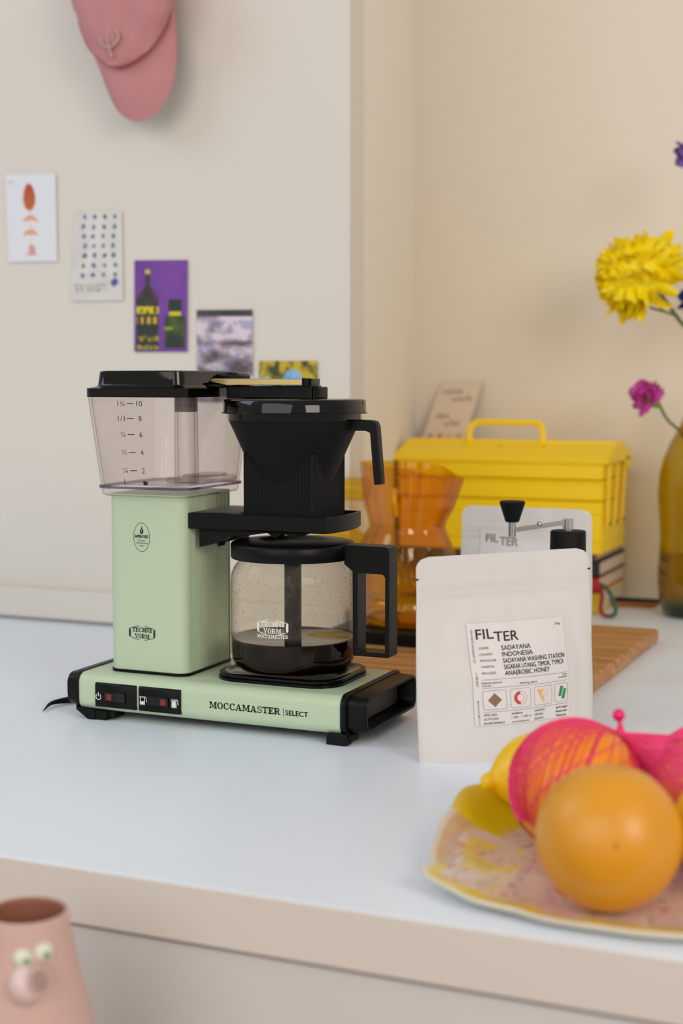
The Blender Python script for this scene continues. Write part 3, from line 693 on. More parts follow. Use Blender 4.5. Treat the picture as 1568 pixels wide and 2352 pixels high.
t, body, sf2 = coffee_bag('coffee_bag', 'second white pouch behind the hand grinder, against the yellow toolbox', (.3350, .3780, .0186), (0, 0, math.radians(-2)), .1600, .1840, .0250, .02)
b = BM(); f2 = sf2(.0010); vs = [[b.verts.new(f2(-.055+.094*i/20, .056+.1*j/20)) for i in range(21)] for j in range(21)]
for j in range(20):
    for i in range(20): b.faces.new((vs[j][i], vs[j][i+1], vs[j+1][i+1], vs[j+1][i]))
l2 = obj('label', b, 'sticker', t, recalc=False); faint = mat('faint_grey_ink', (150, 142, 138), .7)
b = BM(); f2 = sf2(.0015); text(b, 'FIL', -.0480, .1420, .0095, f2, width=.0155, bold=.03); text(b, 'TER', -.0305, .1390, .0095, f2, width=.0225, bold=.03); obj('label_lettering', b, faint, l2, smooth=False, recalc=False)

# ------------------------------------------------------------------ hand grinder
gx, gy = .4245, .2340
t = thing('hand_grinder', 'slim black hand coffee grinder with steel crank between the two white pouches', 'coffee grinder', (gx, gy, 0))
b = BM(); lathe(b, [(.0180, 0), (.0188, .001), (.0188, .150), (.0180, .1505), (.0180, .153), (.0192, .1536), (.0186, .1915), (.0176, .1930), (.002, .1934)], (gx, gy, 0), 40); obj('body', b, 'black_matte', t)
dv = Vector((-.918, -.397, 0)); 
b = BM(); lathe(b, [(.0060, .1930), (.0060, .2045), (.0045, .2055)], (gx, gy, 0), 16)
tip = Vector((gx, gy, .2020))+dv*.0590+Vector((0, 0, -.0085))
st = Vector((gx, gy, .2020)); sd = Vector((-dv.y, dv.x, 0))
loft(b, [[p+sd*.0040*a+Vector((0, 0, .0022*c)) for a, c in ((-1, -1), (1, -1), (1, 1), (-1, 1))] for p in (st, tip)])
lathe(b, [(.0030, tip.z-.0070), (.0042, tip.z-.0065), (.0042, tip.z+.0100)], (tip.x, tip.y, 0), 14)
ball(b, (st+tip)/2+Vector((.0, -.003, .0024)), .0028, u=12, v=8)
cr = obj('crank', b, 'chrome', t, label='polished steel crank arm')
b = BM(); lathe(b, [(.0060, tip.z+.0085), (.0073, tip.z+.0093), (.0130, tip.z+.0270), (.0136, tip.z+.0290), (.0126, tip.z+.0306), (.002, tip.z+.0310)], (tip.x, tip.y, 0), 28); obj('knob', b, 'black_matte', cr, label='black tapered knob')

# ------------------------------------------------------------------ board, scale, jug
b = BM(); box(b, .0900, .4310, .2560, .6900, 0, .0185, .003)
solo('cutting_board', b, 'oak', 'thick oak chopping board lying behind the machine and front pouch', 'cutting board')
JX, JY = .1420, .5000
t = thing('kitchen_scale', 'flat black kitchen scale under the amber glass jug', 'scale', (JX, JY, .0185))
b = BM(); loft(b, [rrect(JX+.005, JY+.01, .085-i, .085-i, .014, z) for z, i in ((.0185, .002), (.0195, 0), (.0330, 0), (.0345, .0015))]); obj('body', b, 'black', t)
b = BM(); loft(b, [rrect(JX+.005, JY+.02, .066-i, .066-i, .012, z) for z, i in ((.0345, 0), (.0362, 0), (.0366, .001))]); obj('weighing_plate', b, 'gloss', t)
t = thing('glass_jug', 'amber fluted glass jug with spout and thick loop handle', 'jug', (JX, JY, .0366))
prof = [(.030, .0368), (.050, .0370), (.0560, .0400), (.0595, .0500), (.0590, .0640), (.0560, .0700), (.0590, .0760), (.0628, .0950), (.0635, .1150), (.0610, .1350), (.0540, .1510), (.0475, .1630), (.0490, .1730), (.0545, .1900), (.0570, .2100), (.0580, .2300), (.0590, .2420)]
def jugfn(p, a, z):
    k = max(0, min(1, (z-.075)/.03))
    lob = 1+.085*k*(abs(math.cos(2.5*a+.4))-.55)
    p.x *= lob; p.y *= lob
    if z > .155:
        q = (z-.155)/.09; d = math.cos(a)
        if d > 0: p.x += .017*q*d**6; p.z -= .018*q*q*d**2
        else: p.z += .004*q*d*d
    return p
b = BM(); lathe(b, prof, (JX, JY, 0), 72, True, False, jugfn)
inn = [(max(.002, r-.0030), z+(.004 if i < 3 else 0)) for i, (r, z) in enumerate(prof)][::-1]
jb = obj('jug_body', b, 'amber', t)
b = BM(); lathe(b, [(r-.0035, max(z, .044)) for r, z in prof[1:]], (JX, JY, 0), 72, True, False, jugfn); obj('inner_wall', b, 'amber', jb)
b = BM(); tube(b, spline([(JX-.050, JY-.008, .2080), (JX-.075, JY-.012, .2090), (JX-.105, JY-.016, .2050), (JX-.124, JY-.018, .1890), (JX-.124, JY-.018, .1690), (JX-.105, JY-.016, .1520), (JX-.080, JY-.010, .1500), (JX-.058, JY-.006, .1380)]), [.0150]*17+[.0125]*40, 14); obj('handle', b, 'amber_handle', t)

# ------------------------------------------------------------------ books and toolbox
def book(x0, x1, y0, y1, z0, z1, cover, label, pages=True):
    t = thing('book', label, 'book', ((x0+x1)/2, (y0+y1)/2, z0), group='books under the toolbox')
    c = .0022
    b = BM(); box(b, x0, x1, y0, y1, z0, z0+c, .0006); box(b, x0, x1, y0, y1, z1-c, z1, .0006); box(b, x0, x1, y0, y0+c, z0, z1, .0006); obj('cover', b, cover, t)
    b = BM(); box(b, x0+.003, x1-.003, y0+c, y1-.003, z0+c, z1-c, .0004); obj('page_block', b, 'pages', t)
book(.060, .3010, .892, 1.060, .0, .0330, 'book_yellow', 'thick book with yellow spine at the bottom of the stack')
book(.058, .3005, .890, 1.060, .0332, .0560, 'book_red', 'book with red spine above the yellow one')
book(.055, .3020, .886, 1.062, .0562, .0800, 'book_black', 'book with black spine and pale page edges')
book(.052, .2980, .880, 1.060, .0802, .0905, 'book_maroon', 'thin maroon book directly under the yellow toolbox')
TX0, TX1, TY0, TY1 = -.0220, .3080, .8750, 1.0350
t = thing('toolbox', 'yellow metal cantilever toolbox with tube handle standing on stacked books', 'toolbox', ((TX0+TX1)/2, .955, .0906))
b = BM(); box(b, TX0+.006, TX1-.003, TY0+.003, TY1-.003, .0906, .1700, .0025)
for z in (.1100, .1500): box(b, TX0+.004, TX1-.001, TY0+.0012, TY1-.0012, z, z+.004, .0015)
obj('base_bin', b, 'yellow', t)
for z0, z1, e in ((.1712, .2010, .0008), (.2022, .2280, .0)):
    b = BM(); box(b, TX0+.005, TX1-.002, TY0+e, TY1-e, z0, z1, .002); box(b, TX0+.003, TX1, TY0-.0012, TY1+.0012, z1-.0050, z1-.0005, .0015); obj('tray', b, 'yellow', t)
b = BM(); prism(b, [(TY0-.004, .2270), (TY0-.004, .2325), (TY0+.001, .2350), (.927, .2530), (.931, .2545), (.979, .2545), (.983, .2530), (TY1-.001, .2350), (TY1+.004, .2325), (TY1+.004, .2270)], 'x', TX0-.002, TX1+.007, .0012)
prism(b, [(.930, .2520), (.931, .2570), (.979, .2570), (.980, .2520)], 'x', TX0+.001, TX1+.004, .001)
ld = obj('lid', b, 'yellow', t, ang=20)
b = BM(); hp = [(.0830, .930, .2480), (.0815, .930, .2640), (.0840, .932, .2770), (.0900, .934, .2830), (.0985, .935, .2845), (.140, .935, .2845), (.1830, .935, .2845), (.1915, .934, .2830), (.1975, .932, .2770), (.2000, .930, .2640), (.1985, .930, .2480)]
tube(b, spline(hp, 5), .0052, 12); obj('handle', b, 'yellow', t)
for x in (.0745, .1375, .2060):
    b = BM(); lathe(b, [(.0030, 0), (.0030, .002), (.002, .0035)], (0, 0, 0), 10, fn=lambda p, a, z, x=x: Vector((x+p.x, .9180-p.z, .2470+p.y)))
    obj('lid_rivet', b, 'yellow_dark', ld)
for y, lean in ((.892, .004), (.938, .016), (.985, .016)):
    b = BM(); prism(b, [(y, .1320), (y+.010, .1320), (y+.010+lean, .2230), (y+lean, .2230)], 'x', TX1+.0005, TX1+.0045, .0008); obj('link_arm', b, 'yellow', t)
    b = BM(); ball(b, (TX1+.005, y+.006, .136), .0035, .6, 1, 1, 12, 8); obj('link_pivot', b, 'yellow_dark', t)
b = BM(); prism(b, [(.995, .2350), (1.020, .2300), (1.030, .2100), (1.012, .2120), (.998, .2220)], 'x', TX1+.001, TX1+.007, .0008); obj('corner_hasp', b, 'yellow', t)

# leaning card
t = thing('tasting_card', 'pale card with brush lettering leaning on the wall behind the toolbox', 'card', (.0, 1.085, .0), (0, 0, 0), local=True)
A, B_ = Vector((-.0480, -.030, .2360)), Vector((-.0250, .012, .3480))
side = Vector((.0745, .0, .0015))
def cardpt(a, c): return A+(B_-A)*c+side*a
nrm = (side.cross(B_-A)).normalized()
low = A-(B_-A)*2.095
b = BM()
q = [low, low+side, B_+side, B_]
loft(b, [[p+nrm*.0005 for p in q], [p-nrm*.0005 for p in q]]); obj('card', b, mat('cream_card', (222, 204, 184), .7), t, smooth=False)
b = BM()
cpt = lambda a, c: cardpt(a, c)+nrm*.0012
def scribble(u, v, w, h, k, rs):
    r_ = random.Random(rs); pts = []
    for i in range(k): pts.append((u+w*i/(k-1)+r_.uniform(-.02, .02), v+(h if i % 2 else 0)*r_.uniform(.5, 1.2)))
    return polyline(pts, .018)
fi = mat('faded_ink', (150, 122, 98), .8)
for q_ in ((.14, .80, .46, .07, 9, 1), (.40, .70, .50, .06, 11, 2), (.16, .44, .30, .07, 7, 3), (.42, .33, .36, .07, 8, 4)):
    b = BM(); polys(b, scribble(*q_), cpt); obj('brush_lettering', b, fi, t, smooth=False, recalc=False)
for u, c, nme in ((.17, (176, 136, 116), 'brown_dot'), (.40, (206, 110, 92), 'red_dot'), (.62, (222, 184, 122), 'yellow_dot'), (.84, (180, 170, 134), 'green_dot')):
    b = BM(); polys(b, [[(u+.055*math.cos(a*PI/8), .18+.036*math.sin(a*PI/8)) for a in range(16)]], cpt); obj(nme, b, mat(nme+'_ink', c, .8), t, smooth=False, recalc=False)

# cord loop and pen beside the books
t = thing('cord_loop', 'red and green woven cord loop hanging beside the book stack', 'cord', (.3150, .868, 0))
pts = [(.305, .872, .0490), (.3165, .868, .0440), (.3270, .864, .0300), (.3330, .860, .0150), (.3310, .858, .0060), (.3220, .858, .0035)]
b = BM(); tube(b, spline(pts), .0032, 8); obj('green_cord', b, 'cord_green', t)
b = BM(); tube(b, spline([(.3220, .858, .0035), (.3140, .859, .0060), (.3100, .862, .0150), (.3110, .866, .0300), (.3070, .870, .0460)]), .0032, 8); obj('red_cord', b, 'cord_red', t)
t = thing('pocket_knife', 'small dark folding knife with amber handle lying near the wall', 'knife', (.3370, .985, 0), local=True, rot=(0, 0, math.radians(14)))
b = BM(); prism(b, [(-.036, .004), (-.030, .0), (.022, .0), (.034, .004), (.036, .009), (-.034, .009)], 'y', -.006, .006, .001); obj('handle', b, mat('amber_resin', (150, 92, 28), .3), t)
b = BM(); prism(b, [(-.040, .0085), (.034, .0085), (.037, .0130), (-.030, .0150), (-.042, .0120)], 'y', -.004, .004, .0008); obj('blade', b, 'black_matte', t)

# ------------------------------------------------------------------ vase and flowers
VX, VY = .4380, .9400
t = thing('glass_vase', 'olive and amber wavy glass vase with a green bottom holding flowers', 'vase', (VX, VY, 0))
vp = [(.020, .0005), (.046, .0008), (.052, .006), (.0565, .020), (.0600, .045), (.0600, .065), (.0580, .092), (.0570, .120), (.0590, .150), (.0615, .180), (.0600, .210), (.0545, .235), (.0450, .258), (.0330, .280), (.0230, .305), (.0190, .330), (.0200, .350)]
b = BM(); lathe(b, vp, (VX, VY, 0), 56, True, False); obj('glass_body', b, 'vase', t)
b = BM(); lathe(b, [(max(.002, r-.003), max(z, .006)) for r, z in vp], (VX, VY, 0), 56, True, False); obj('inner_wall', b, 'vase', t)
b = BM(); lathe(b, [(.040, .007), (.050, .012), (.0545, .030), (.0560, .060), (.0545, .088), (.002, .088)], (VX, VY, 0), 40); obj('water', b, 'water', t)
def petal_mesh(name, L, W, curl, m, cup=.25, notch=0.0):
    b = BM(); n, k = 6, 4; rows = []
    for i in range(n+1):
        s = i/n; w = W*(math.sin(PI*min(1, .12+.80*s))**.7)*(1 if s < .95 else .8)
        ang = curl*s
        y = L*s*math.cos(ang*.5); z = L*s*math.sin(ang*.5)
        rows.append([b.verts.new((w*(j/k-.5), y+(notch*L*((j % 2)-.5) if i == n else 0), z+cup*w*abs(j/k-.5)*2*.5)) for j in range(k+1)])
    for i in range(n):
        for j in range(k): b.faces.new((rows[i][j], rows[i][j+1], rows[i+1][j+1], rows[i+1][j]))
    me = bpy.data.meshes.new(name); b.to_mesh(me); b.free()
    me.polygons.foreach_set('use_smooth', [True]*len(me.polygons)); me.materials.append(M[m]); return me
def put_petal(me, parent, pos, d, roll, scale, name='petal'):
    d = d.normalized(); up = d.orthogonal().normalized(); up = Matrix.Rotation(roll, 3, d) @ up
    x = d.cross(up); mtx = Matrix((x, d, up)).transposed().to_4x4()
    o = bpy.data.objects.new(name, me); C.objects.link(o); o.parent = parent
    o.matrix_local = Matrix.Translation(pos) @ mtx @ Matrix.Diagonal((scale, scale, scale, 1)); return o
# chrysanthemum
hc = Vector((.3420, .910, .5060))
t = thing('chrysanthemum', 'large shaggy yellow chrysanthemum leaning out of the glass vase', 'flower', (VX-.01, VY, .02))
base_ = Vector((VX-.01, VY, .02))
stp = [(VX-.010, VY, .020), (VX-.002, VY, .200), (VX+.001, VY-.002, .330), (VX-.006, VY-.010, .400), (.404, .920, .4400), (.375, .914, .4800), (hc.x+.012, hc.y, hc.z-.012)]
b = BM(); tube(b, spline(stp), .0030, 8); tube(b, spline([(.4010, .919, .4440), (.385, .912, .4500), (.365, .905, .4560)]), .0018, 6); tube(b, spline([(.388, .913, .449), (.380, .909, .456), (.377, .907, .463)]), .0010, 5); obj('stem', b, 'stem', t)
pm = [petal_mesh('chrysanthemum_petal', .0450, .0165, c, 'petal_yellow', .5) for c in (.5, -.5, .9)]
axis = Vector((-.62, -.60, .42)).normalized()
qa = axis.to_track_quat('Z', 'Y').to_matrix()
for k in range(250):
    f = (k+.5)/250; th = math.acos(1-f*1.52); ph = k*2.39996
    d = qa @ Vector((math.sin(th)*math.cos(ph), math.sin(th)*math.sin(ph), math.cos(th)))
    sc = (.90+.12*f)*R.uniform(.94, 1.08)
    if f > .8: d = (d+Vector((.12, 0, -.12))).normalized(); sc *= R.uniform(1.05, 1.45)
    put_petal(pm[k % 3], t, hc-base_+d*.018, d+Vector((R.uniform(-.1, .1), R.uniform(-.1, .1), R.uniform(-.1, .1))), R.uniform(-.6, .6), sc)
b = BM(); ball(b, hc, .0460, u=20, v=12); obj('flower_centre', b, 'petal_yellow', t)
# carnation
cc_ = Vector((.3560, .925, .3330))
t = thing('carnation', 'small magenta carnation on a thin stem from the vase neck', 'flower', (VX+.012, VY, .02)); base_ = Vector((VX+.012, VY, .02))
b = BM(); tube(b, spline([(VX+.012, VY, .020), (VX+.002, VY, .200), (VX-.024, VY-.004, .265), (.3900, .928, .2920), (.3760, .926, .3180)]), .0022, 8); obj('stem', b, 'stem', t)
ax = Vector((-.72, -.15, .62)).normalized()
b = BM(); tube(b, [Vector((.3780, .926, .3100))+ax*s for s in (0, .006, .014, .022, .027)], [.0025, .0055, .0080, .0085, .0095], 12); obj('calyx', b, 'calyx', t)
cp = [petal_mesh('carnation_petal', .026, .024, c, 'petal_pink', .8, .10) for c in (.7, 1.3)]
qa = ax.to_track_quat('Z', 'Y').to_matrix()
for k in range(34):
    f = (k+.5)/34; th = math.radians(82)*math.sqrt(f); ph = k*2.39996
    d = qa @ Vector((math.sin(th)*math.cos(ph), math.sin(th)*math.sin(ph), math.cos(th)))
    put_petal(cp[k % 2], t, Vector((.3780, .926, .3100))+ax*.022-base_, d, R.uniform(0, 6.28), R.uniform(.85, 1.15))
# cornflower and purple bloom at the vase's far side
def small_bloom(name, label, c, base, mname, n, L, W, ax, spread):
    t = thing(name, label, 'flower', base); bs = Vector(base)
    b = BM(); tube(b, spline([base, (VX+.004, VY, .345), (c[0]+.012, c[1]+.003, (c[2]+.345)/2), c]), .0022, 8); obj('stem', b, 'stem', t)
    pe = petal_mesh(name+'_petal', L, W, .5, mname, .5, .12); qa = Vector(ax).normalized().to_track_quat('Z', 'Y').to_matrix()
    for k in range(n):
        f = (k+.5)/n; th = math.radians(spread)*math.sqrt(f); ph = k*2.39996
        d = qa @ Vector((math.sin(th)*math.cos(ph), math.sin(th)*math.sin(ph), math.cos(th)))
        put_petal(pe, t, Vector(c)-bs, d, R.uniform(-.5, .5), R.uniform(.85, 1.15))
    b = BM(); ball(b, Vector(c), L*.3, u=12, v=8); obj('flower_centre', b, mname, t)
small_bloom('cornflower', 'deep blue cornflower at the edge beside the yellow chrysanthemum', (.4320, .925, .4720), (VX+.006, VY+.010, .02), 'petal_blue', 26, .030, .014, (-.4, -.7, .3), 100)
small_bloom('purple_bloom', 'purple bloom high above the yellow chrysanthemum', (.4240, .930, .6800), (VX+.000, VY-.014, .02), 'petal_purple', 14, .032, .020, (-.6, -.4, .5), 80)

# ------------------------------------------------------------------ wall: cards and cap
def wall_card(name, label, TL, TR, BR, BL, paint, nu=60, nv=90, y=.5185, thick=.0012, cat='postcard'):
    def P(a, c):
        top = (TL[0]+(TR[0]-TL[0])*a, TL[1]+(TR[1]-TL[1])*a); bot = (BL[0]+(BR[0]-BL[0])*a, BL[1]+(BR[1]-BL[1])*a)
        return Vector((top[0]+(bot[0]-top[0])*c, y-thick, top[1]+(bot[1]-top[1])*c))
    t = thing(name, label, cat, P(.5, 1), group='postcards on the left wall')
    b = BM(); q = [P(0, 0), P(1, 0), P(1, 1), P(0, 1)]
    loft(b, [[p+Vector((0, thick, 0)) for p in q], [p+Vector((0, .0003, 0)) for p in q]]); obj('card', b, 'sticker', t, smooth=False)
    b = BM(); grid_paint(b, P, nu, nv, paint); obj('print', b, 'print', t, recalc=False)
    return t
def ell(a, c, x, y, rx, ry): return ((a-x)/rx)**2+((c-y)/ry)**2
def paint1(a, c):
    col = (226, 228, 234)
    rw = .135*(1 if .24 < c else 1)*math.sqrt(max(0, 1-((c-.265)/.155)**2))*(.80+.7*(c-.13))
    if abs(a-.47) < rw: return mixc((178, 74, 48), (196, 100, 40), (c-.12)/.25+.3*fbm(a*30, c*30))
    for yc in (.50, .66):
        d = abs(c-(yc+1.2*(a-.48)**2*1.4))
        if abs(a-.48) < .155 and d < .026*(1-((a-.48)/.16)**2)+.006: return (232, 164, 122)
    if .80 < c < .93 and abs(a-.49) < .03+(c-.80)*.75 and math.sin(a*85) > -.5+(.9-c)*3: return (222, 110, 92)
    if abs(a-.485) < .008 and .40 < c < .82: return (226, 196, 180)
    if .04 < a < .17 and .085 < c < .105: return (196, 198, 200)
    return col
wall_card('postcard', 'white postcard with orange plant-like print, highest on the wall', (-.4858, .6456), (-.3995, .6422), (-.3990, .5189), (-.4828, .5202), paint1)
def paint2(a, c):
    col = mixc((222, 220, 216), (212, 208, 204), fbm(a*3, c*3)+.5)
    for j in range(7):
        for i in range(4):
            x, y = .22+.205*i+.01*j*(.3 if i == 0 else 0), .055+.109*j
            if ell(a, c, x+.02*math.sin(i*7+j*5), y, .045, .030)+.7*fbm(a*22, c*30, i+j*3.1) < .75:
                return mixc((92, 100, 150), (84, 78, 92), .35+.5*math.sin(i*3.3+j*1.7))
    if ell(a, c, .84, .79, .075, .05)+.6*fbm(a*20, c*26) < .9: return (74, 88, 150)
    for y in (.815, .85, .88):
        if abs(c-y-.01*math.sin(a*5)) < .008 and .06 < a < .70 and fbm(a*40, c*5) > -.25: return (140, 134, 136)
    return col
wall_card('postcard', 'pale postcard with a grid of small blue figures', (-.3684, .5861), (-.2911, .5839), (-.2908, .4613), (-.3773, .4618), paint2)
def paint3(a, c):
    col = mixc((122, 66, 162), (110, 58, 150), fbm(a*2, c*3)+.5)
    yl, dk, gr = (216, 196, 30), (38, 48, 40), (84, 102, 34)
    # tall bottle
    w = .045 if c < .28 else .045+.15*min(1, max(0, (c-.28)/.14)) ** .8 if c < .42 else .205
    if .10 < c < .98 and abs(a-.25) < w:
        if c < .155: return yl
        if .505 < c < .58 and fbm(a*14, c*14) > -.2: return yl
        if .62 < c < .69 and math.sin(a*52) > -.1: return (206, 172, 56)
        if (.83 < c < .885 or .93 < c < .97) and fbm(a*22, c*14, 3) > .05: return (176, 158, 40)
        return mixc(dk, (92, 62, 70), .6*fbm(a*9, c*7, 2)+.35 if c < .5 else .3*fbm(a*9, c*9)+.12)
    # jar
    if .43 < c < .56 and abs(a-.765) < .12: return dk
    if .56 < c < .605 and abs(a-.765) < .105: return yl
    if .605 < c < .96 and abs(a-.765) < .185: return mixc(gr, dk, .55+.8*fbm(a*6, c*6, 5)+(.25 if c > .8 else 0)) if not (.73 < c < .76 and a < .72) else (150, 160, 40)
    return col
wall_card('postcard', 'purple postcard with a dark bottle and jar', (-.2717, .5162), (-.1868, .5141), (-.1888, .3891), (-.2736, .3897), paint3)
def paint4(a, c):
    n = fbm(a*3, c*7, 2.2, 5); n2 = fbm(a*7, c*9, 7.7, 4)
    if c < .07: return mixc((84, 72, 86), (60, 52, 62), n+.5)
    v = .5+.9*n+(.55*math.exp(-((c-.20)/.10)**2))-.5*math.exp(-((c-.36)/.03)**2)+.35*math.exp(-((c-.43)/.05)**2)-.4*max(0, c-.5)*2
    col = mixc((88, 74, 86), (222, 206, 218), v)
    if n2 > .22 and .12 < c: col = mixc(col, (118, 120, 176), .45)
    return col
wall_card('postcard', 'cloudy grey and violet watercolour postcard above the water tank lid', (-.1739, .4459), (-.0885, .4449), (-.0885, .3200), (-.1739, .3210), paint4)
def paint5(a, c):
    n = fbm(a*7, c*9, 4.4)
    if ell(a, c, .57, .27, .19, .17) < 1+.3*n or ell(a, c, .10, .30, .14, .12) < 1+.3*n: return mixc((92, 158, 214), (140, 190, 226), n+.5)
    return mixc((62, 62, 30), (196, 172, 30), .55+1.3*n)
wall_card('postcard', 'yellow and green postcard with blue blobs, lowest on the wall', (-.0791, .3760), (.0072, .3756), (.0072, .2506), (-.0791, .2510), paint5)

# cap hanging on the wall: sketch units (1 = 0.68 mm), origin at the seam's middle
t = thing('baseball_cap', 'washed pink baseball cap hanging brim down on the wall', 'cap', (-.268, .5190, .79))
K = .00068
def capw(px, py, out): 
    f = (1.811-out)/1.811
    X = .8256+((-.3594-(165-165)*0)-.8256)*1.0073
    return Vector((.8256+(-.3594+(px-165)*.000689-.8256)*1.0073*f, .52-out, .352+(.8665-py*.000650*1.06-.352)*1.0073*f))
# brim: between the seam curve and the outer edge, bowed outward
seam = spline([(186, 40, 0), (206, 86, 0), (240, 118, 0), (278, 128, 0), (330, 108, 0), (372, 66, 0), (396, 20, 0)], 6)
edge = spline([(184, 42, 0), (222, 120, 0), (250, 186, 0), (276, 222, 0), (318, 238, 0), (366, 214, 0), (397, 160, 0), (404, 90, 0), (399, 18, 0)], 6)
def resample(p, n):
    L = [0]
    for a, c in zip(p, p[1:]): L.append(L[-1]+(c-a).length)
    out = []
    for k in range(n+1):
        d = L[-1]*k/n; i = max(j for j in range(len(L)) if L[j] <= d+1e-9); i = min(i, len(p)-2)
        s = (d-L[i])/max(1e-9, L[i+1]-L[i]); out.append(p[i].lerp(p[i+1], s))
    return out
sm, eg = resample(seam, 40), resample(edge, 40)
b = BM(); rows_f, rows_b = [], []
for j in range(11):
    s = j/10; rf, rb = [], []
    for k in range(41):
        q = sm[k].lerp(eg[k], s); x = (k-20)/20
        out = .060-.030*x*x*(1-.2*s)-.012*s-.004*math.sin(PI*s)*-1
        rf.append(capw(q.x, q.y, out)); rb.append(capw(q.x, q.y, out-.004))
    rows_f.append(rf); rows_b.append(rb)
loft(b, rows_f, closed=False); obj('brim', b, 'cap', t)
b = BM(); loft(b, rows_b, closed=False); loft(b, [rows_f[-1], rows_b[-1]], closed=False); loft(b, [[r[0] for r in rows_f], [r[0] for r in rows_b]], closed=False); loft(b, [[r[-1] for r in rows_f], [r[-1] for r in rows_b]], closed=False); obj('under_brim', b, 'cap_under', t)
# crown: dome that rises from the seam upward
top = resample(spline([(166, 6, 0), (150, -70, 0), (165, -150, 0), (225, -215, 0), (290, -228, 0), (355, -205, 0), (398, -140, 0), (406, -60, 0), (402, 14, 0)], 6), 40)
b = BM(); rows = []
sm2 = resample(spline([(170, 10, 0), (200, 84, 0), (240, 118, 0), (278, 128, 0), (330, 108, 0), (372, 66, 0), (402, 14, 0)], 6), 40)
for j in range(19):
    s = j/18; rr = []
    for k in range(41):
        q = sm2[k].lerp(top[k], s); x = (k-20)/20
        out = .006+(.062+.020*math.sin(PI*s))*math.sqrt(max(0, 1-abs(x)**3.0))*(math.sqrt(max(0, 1-max(0, (s-.35)/.65)**2)))
        out += .0045*fbm(q.x*.022, q.y*.022, 3.0, 3)
        rr.append(capw(q.x, q.y, max(.002, out)))
    rows.append(rr)
loft(b, rows, closed=False); crown = obj('crown', b, 'cap', t)
b = BM(); seamq = [capw(q.x, q.y-2, .0695-.030*((k-20)/20)**2) for k, q in enumerate(sm2)][3:-3]
tube(b, seamq, .0016, 6); obj('seam', b, mat('pink_stitching', (176, 98, 104), .9), crown)
def badge(px, py): return capw(px, py, .0800-.018*((px-285)/110)**2)
b = BM(); tube(b, [badge(px, py) for px, py, _ in spline([(222, 8, 0), (226, 50, 0), (232, 78, 0), (252, 88, 0), (272, 70, 0), (262, 54, 0), (246, 62, 0), (248, 84, 0), (256, 108, 0)], 5)], .0024, 6); obj('embroidery', b, 'cap_trim', crown, label='pale embroidered squiggle')
b = BM(); tube(b, [(-.262, .520, .985), (-.262, .480, .985), (-.262, .474, .992)], .004, 8); solo('wall_hook', b, 'chrome', 'small steel hook on the wall behind the pink cap', 'hook')

# ------------------------------------------------------------------ plate of fruit
PX, PY = .6250, -.2450
t = thing('fruit_plate', 'handmade ceramic plate with colourful splashed glaze and raised wavy rim', 'plate', (PX, PY, 0))
ctrl = [(-180, .1660, .024), (-165, .166, .018), (-150, .1700, .014), (-142, .1830, .017), (-130, .172, .012), (-115, .1560, .010), (-92, .1470, .0095), (-70, .1470, .010), (-40, .150, .012), (0, .160, .014), (45, .160, .016), (90, .155, .018), (125, .160, .022), (150, .168, .030), (165, .171, .033), (180, .1660, .024)]
def ctl(a, i):
    a = (a+180) % 360-180
    for p, q in zip(ctrl, ctrl[1:]):
        if p[0] <= a <= q[0]:
            s = (a-p[0])/(q[0]-p[0]); s = s*s*(3-2*s); return p[i]+(q[i]-p[i])*s
    return ctrl[0][i]
def glaze(x, y, rel, a):
    n = fbm(x*30, y*30, 1.0); n2 = fbm(x*16+5, y*16, 6.0); sp = fbm(x*260, y*260, 9.0, 2); sp2 = fbm(x*190+7, y*190, 4.0, 2)
    col = mixc((224, 210, 200), (226, 196, 180), .5+.7*n)
    if n2 > .30: col = mixc(col, (228, 198, 74), min(1, (n2-.30)*4))
    if fbm(x*9+2, y*34+9, 3.3) > .72: col = mixc(col, (222, 116, 88), .75)
    if n > .85: col = mixc(col, (214, 74, 66), .8)
    if sp > .55: col = (120, 146, 112)
    if sp2 > .58: col = (190, 96, 92)
    if 128 < a < 176 and rel > .72: col = mixc(col, (224, 202, 26), min(1, (rel-.72)*14))
    if rel > .93 and (fbm(a*.045, 1.0, 8.8) > -.08): col = mixc(col, (232, 200, 30), .9) 
    if rel > .90 and (-138 < a < -112 or -100 < a < -62): col = mixc(col, (236, 206, 24), .9)
    if rel > .90 and (a < -150 or a > 176): col = mixc(col, (206, 166, 138), .8)
    if -178 < a < -150 and .62 < rel < .86 and fbm(x*20, y*20, 2.0) > -.15: col = mixc(col, (232, 210, 96), .75)
    if rel > .97 and not 128 < a < 176: col = mixc(col, (230, 224, 212), .8)
    return col
b = BM(); lay = b.verts.layers.float_color.new('Paint')
na, nr = 220, 64; grid = []
for j in range(nr+1):
    rel = (j+.0)/nr; row = []
    for k in range(na):
        a = -180+360*k/na; rr = max(.001, rel)*ctl(a, 1); h = ctl(a, 2)
        e = max(0, (rel-.70)/.30); z = .0052+(h-.0052)*e**1.8
        x, y = rr*math.cos(math.radians(a)), rr*math.sin(math.radians(a))
        z += .0006*fbm(x*30, y*30, 2.0)*min(1, rel*2)
        v = b.verts.new((PX+x, PY+y, z)); v[lay] = lin(glaze(x, y, rel, a)); row.append(v)
    grid.append(row)
und = []
for rel, dz in ((1.0, -.0028), (.985, -.0048), (.84, None), (.60, 0.0)):
    row = []
    for k in range(na):
        a = -180+360*k/na; rr = rel*ctl(a, 1); h = ctl(a, 2)
        z = h+dz if dz is not None and rel > .9 else (.0015 if rel > .8 else .0)
        if rel > .9: z = max(.003, z)
        v = b.verts.new((PX+rr*math.cos(math.radians(a)), PY+rr*math.sin(math.radians(a)), z)); v[lay] = lin((222, 214, 200)); row.append(v)
    und.append(row)
allr = grid+und
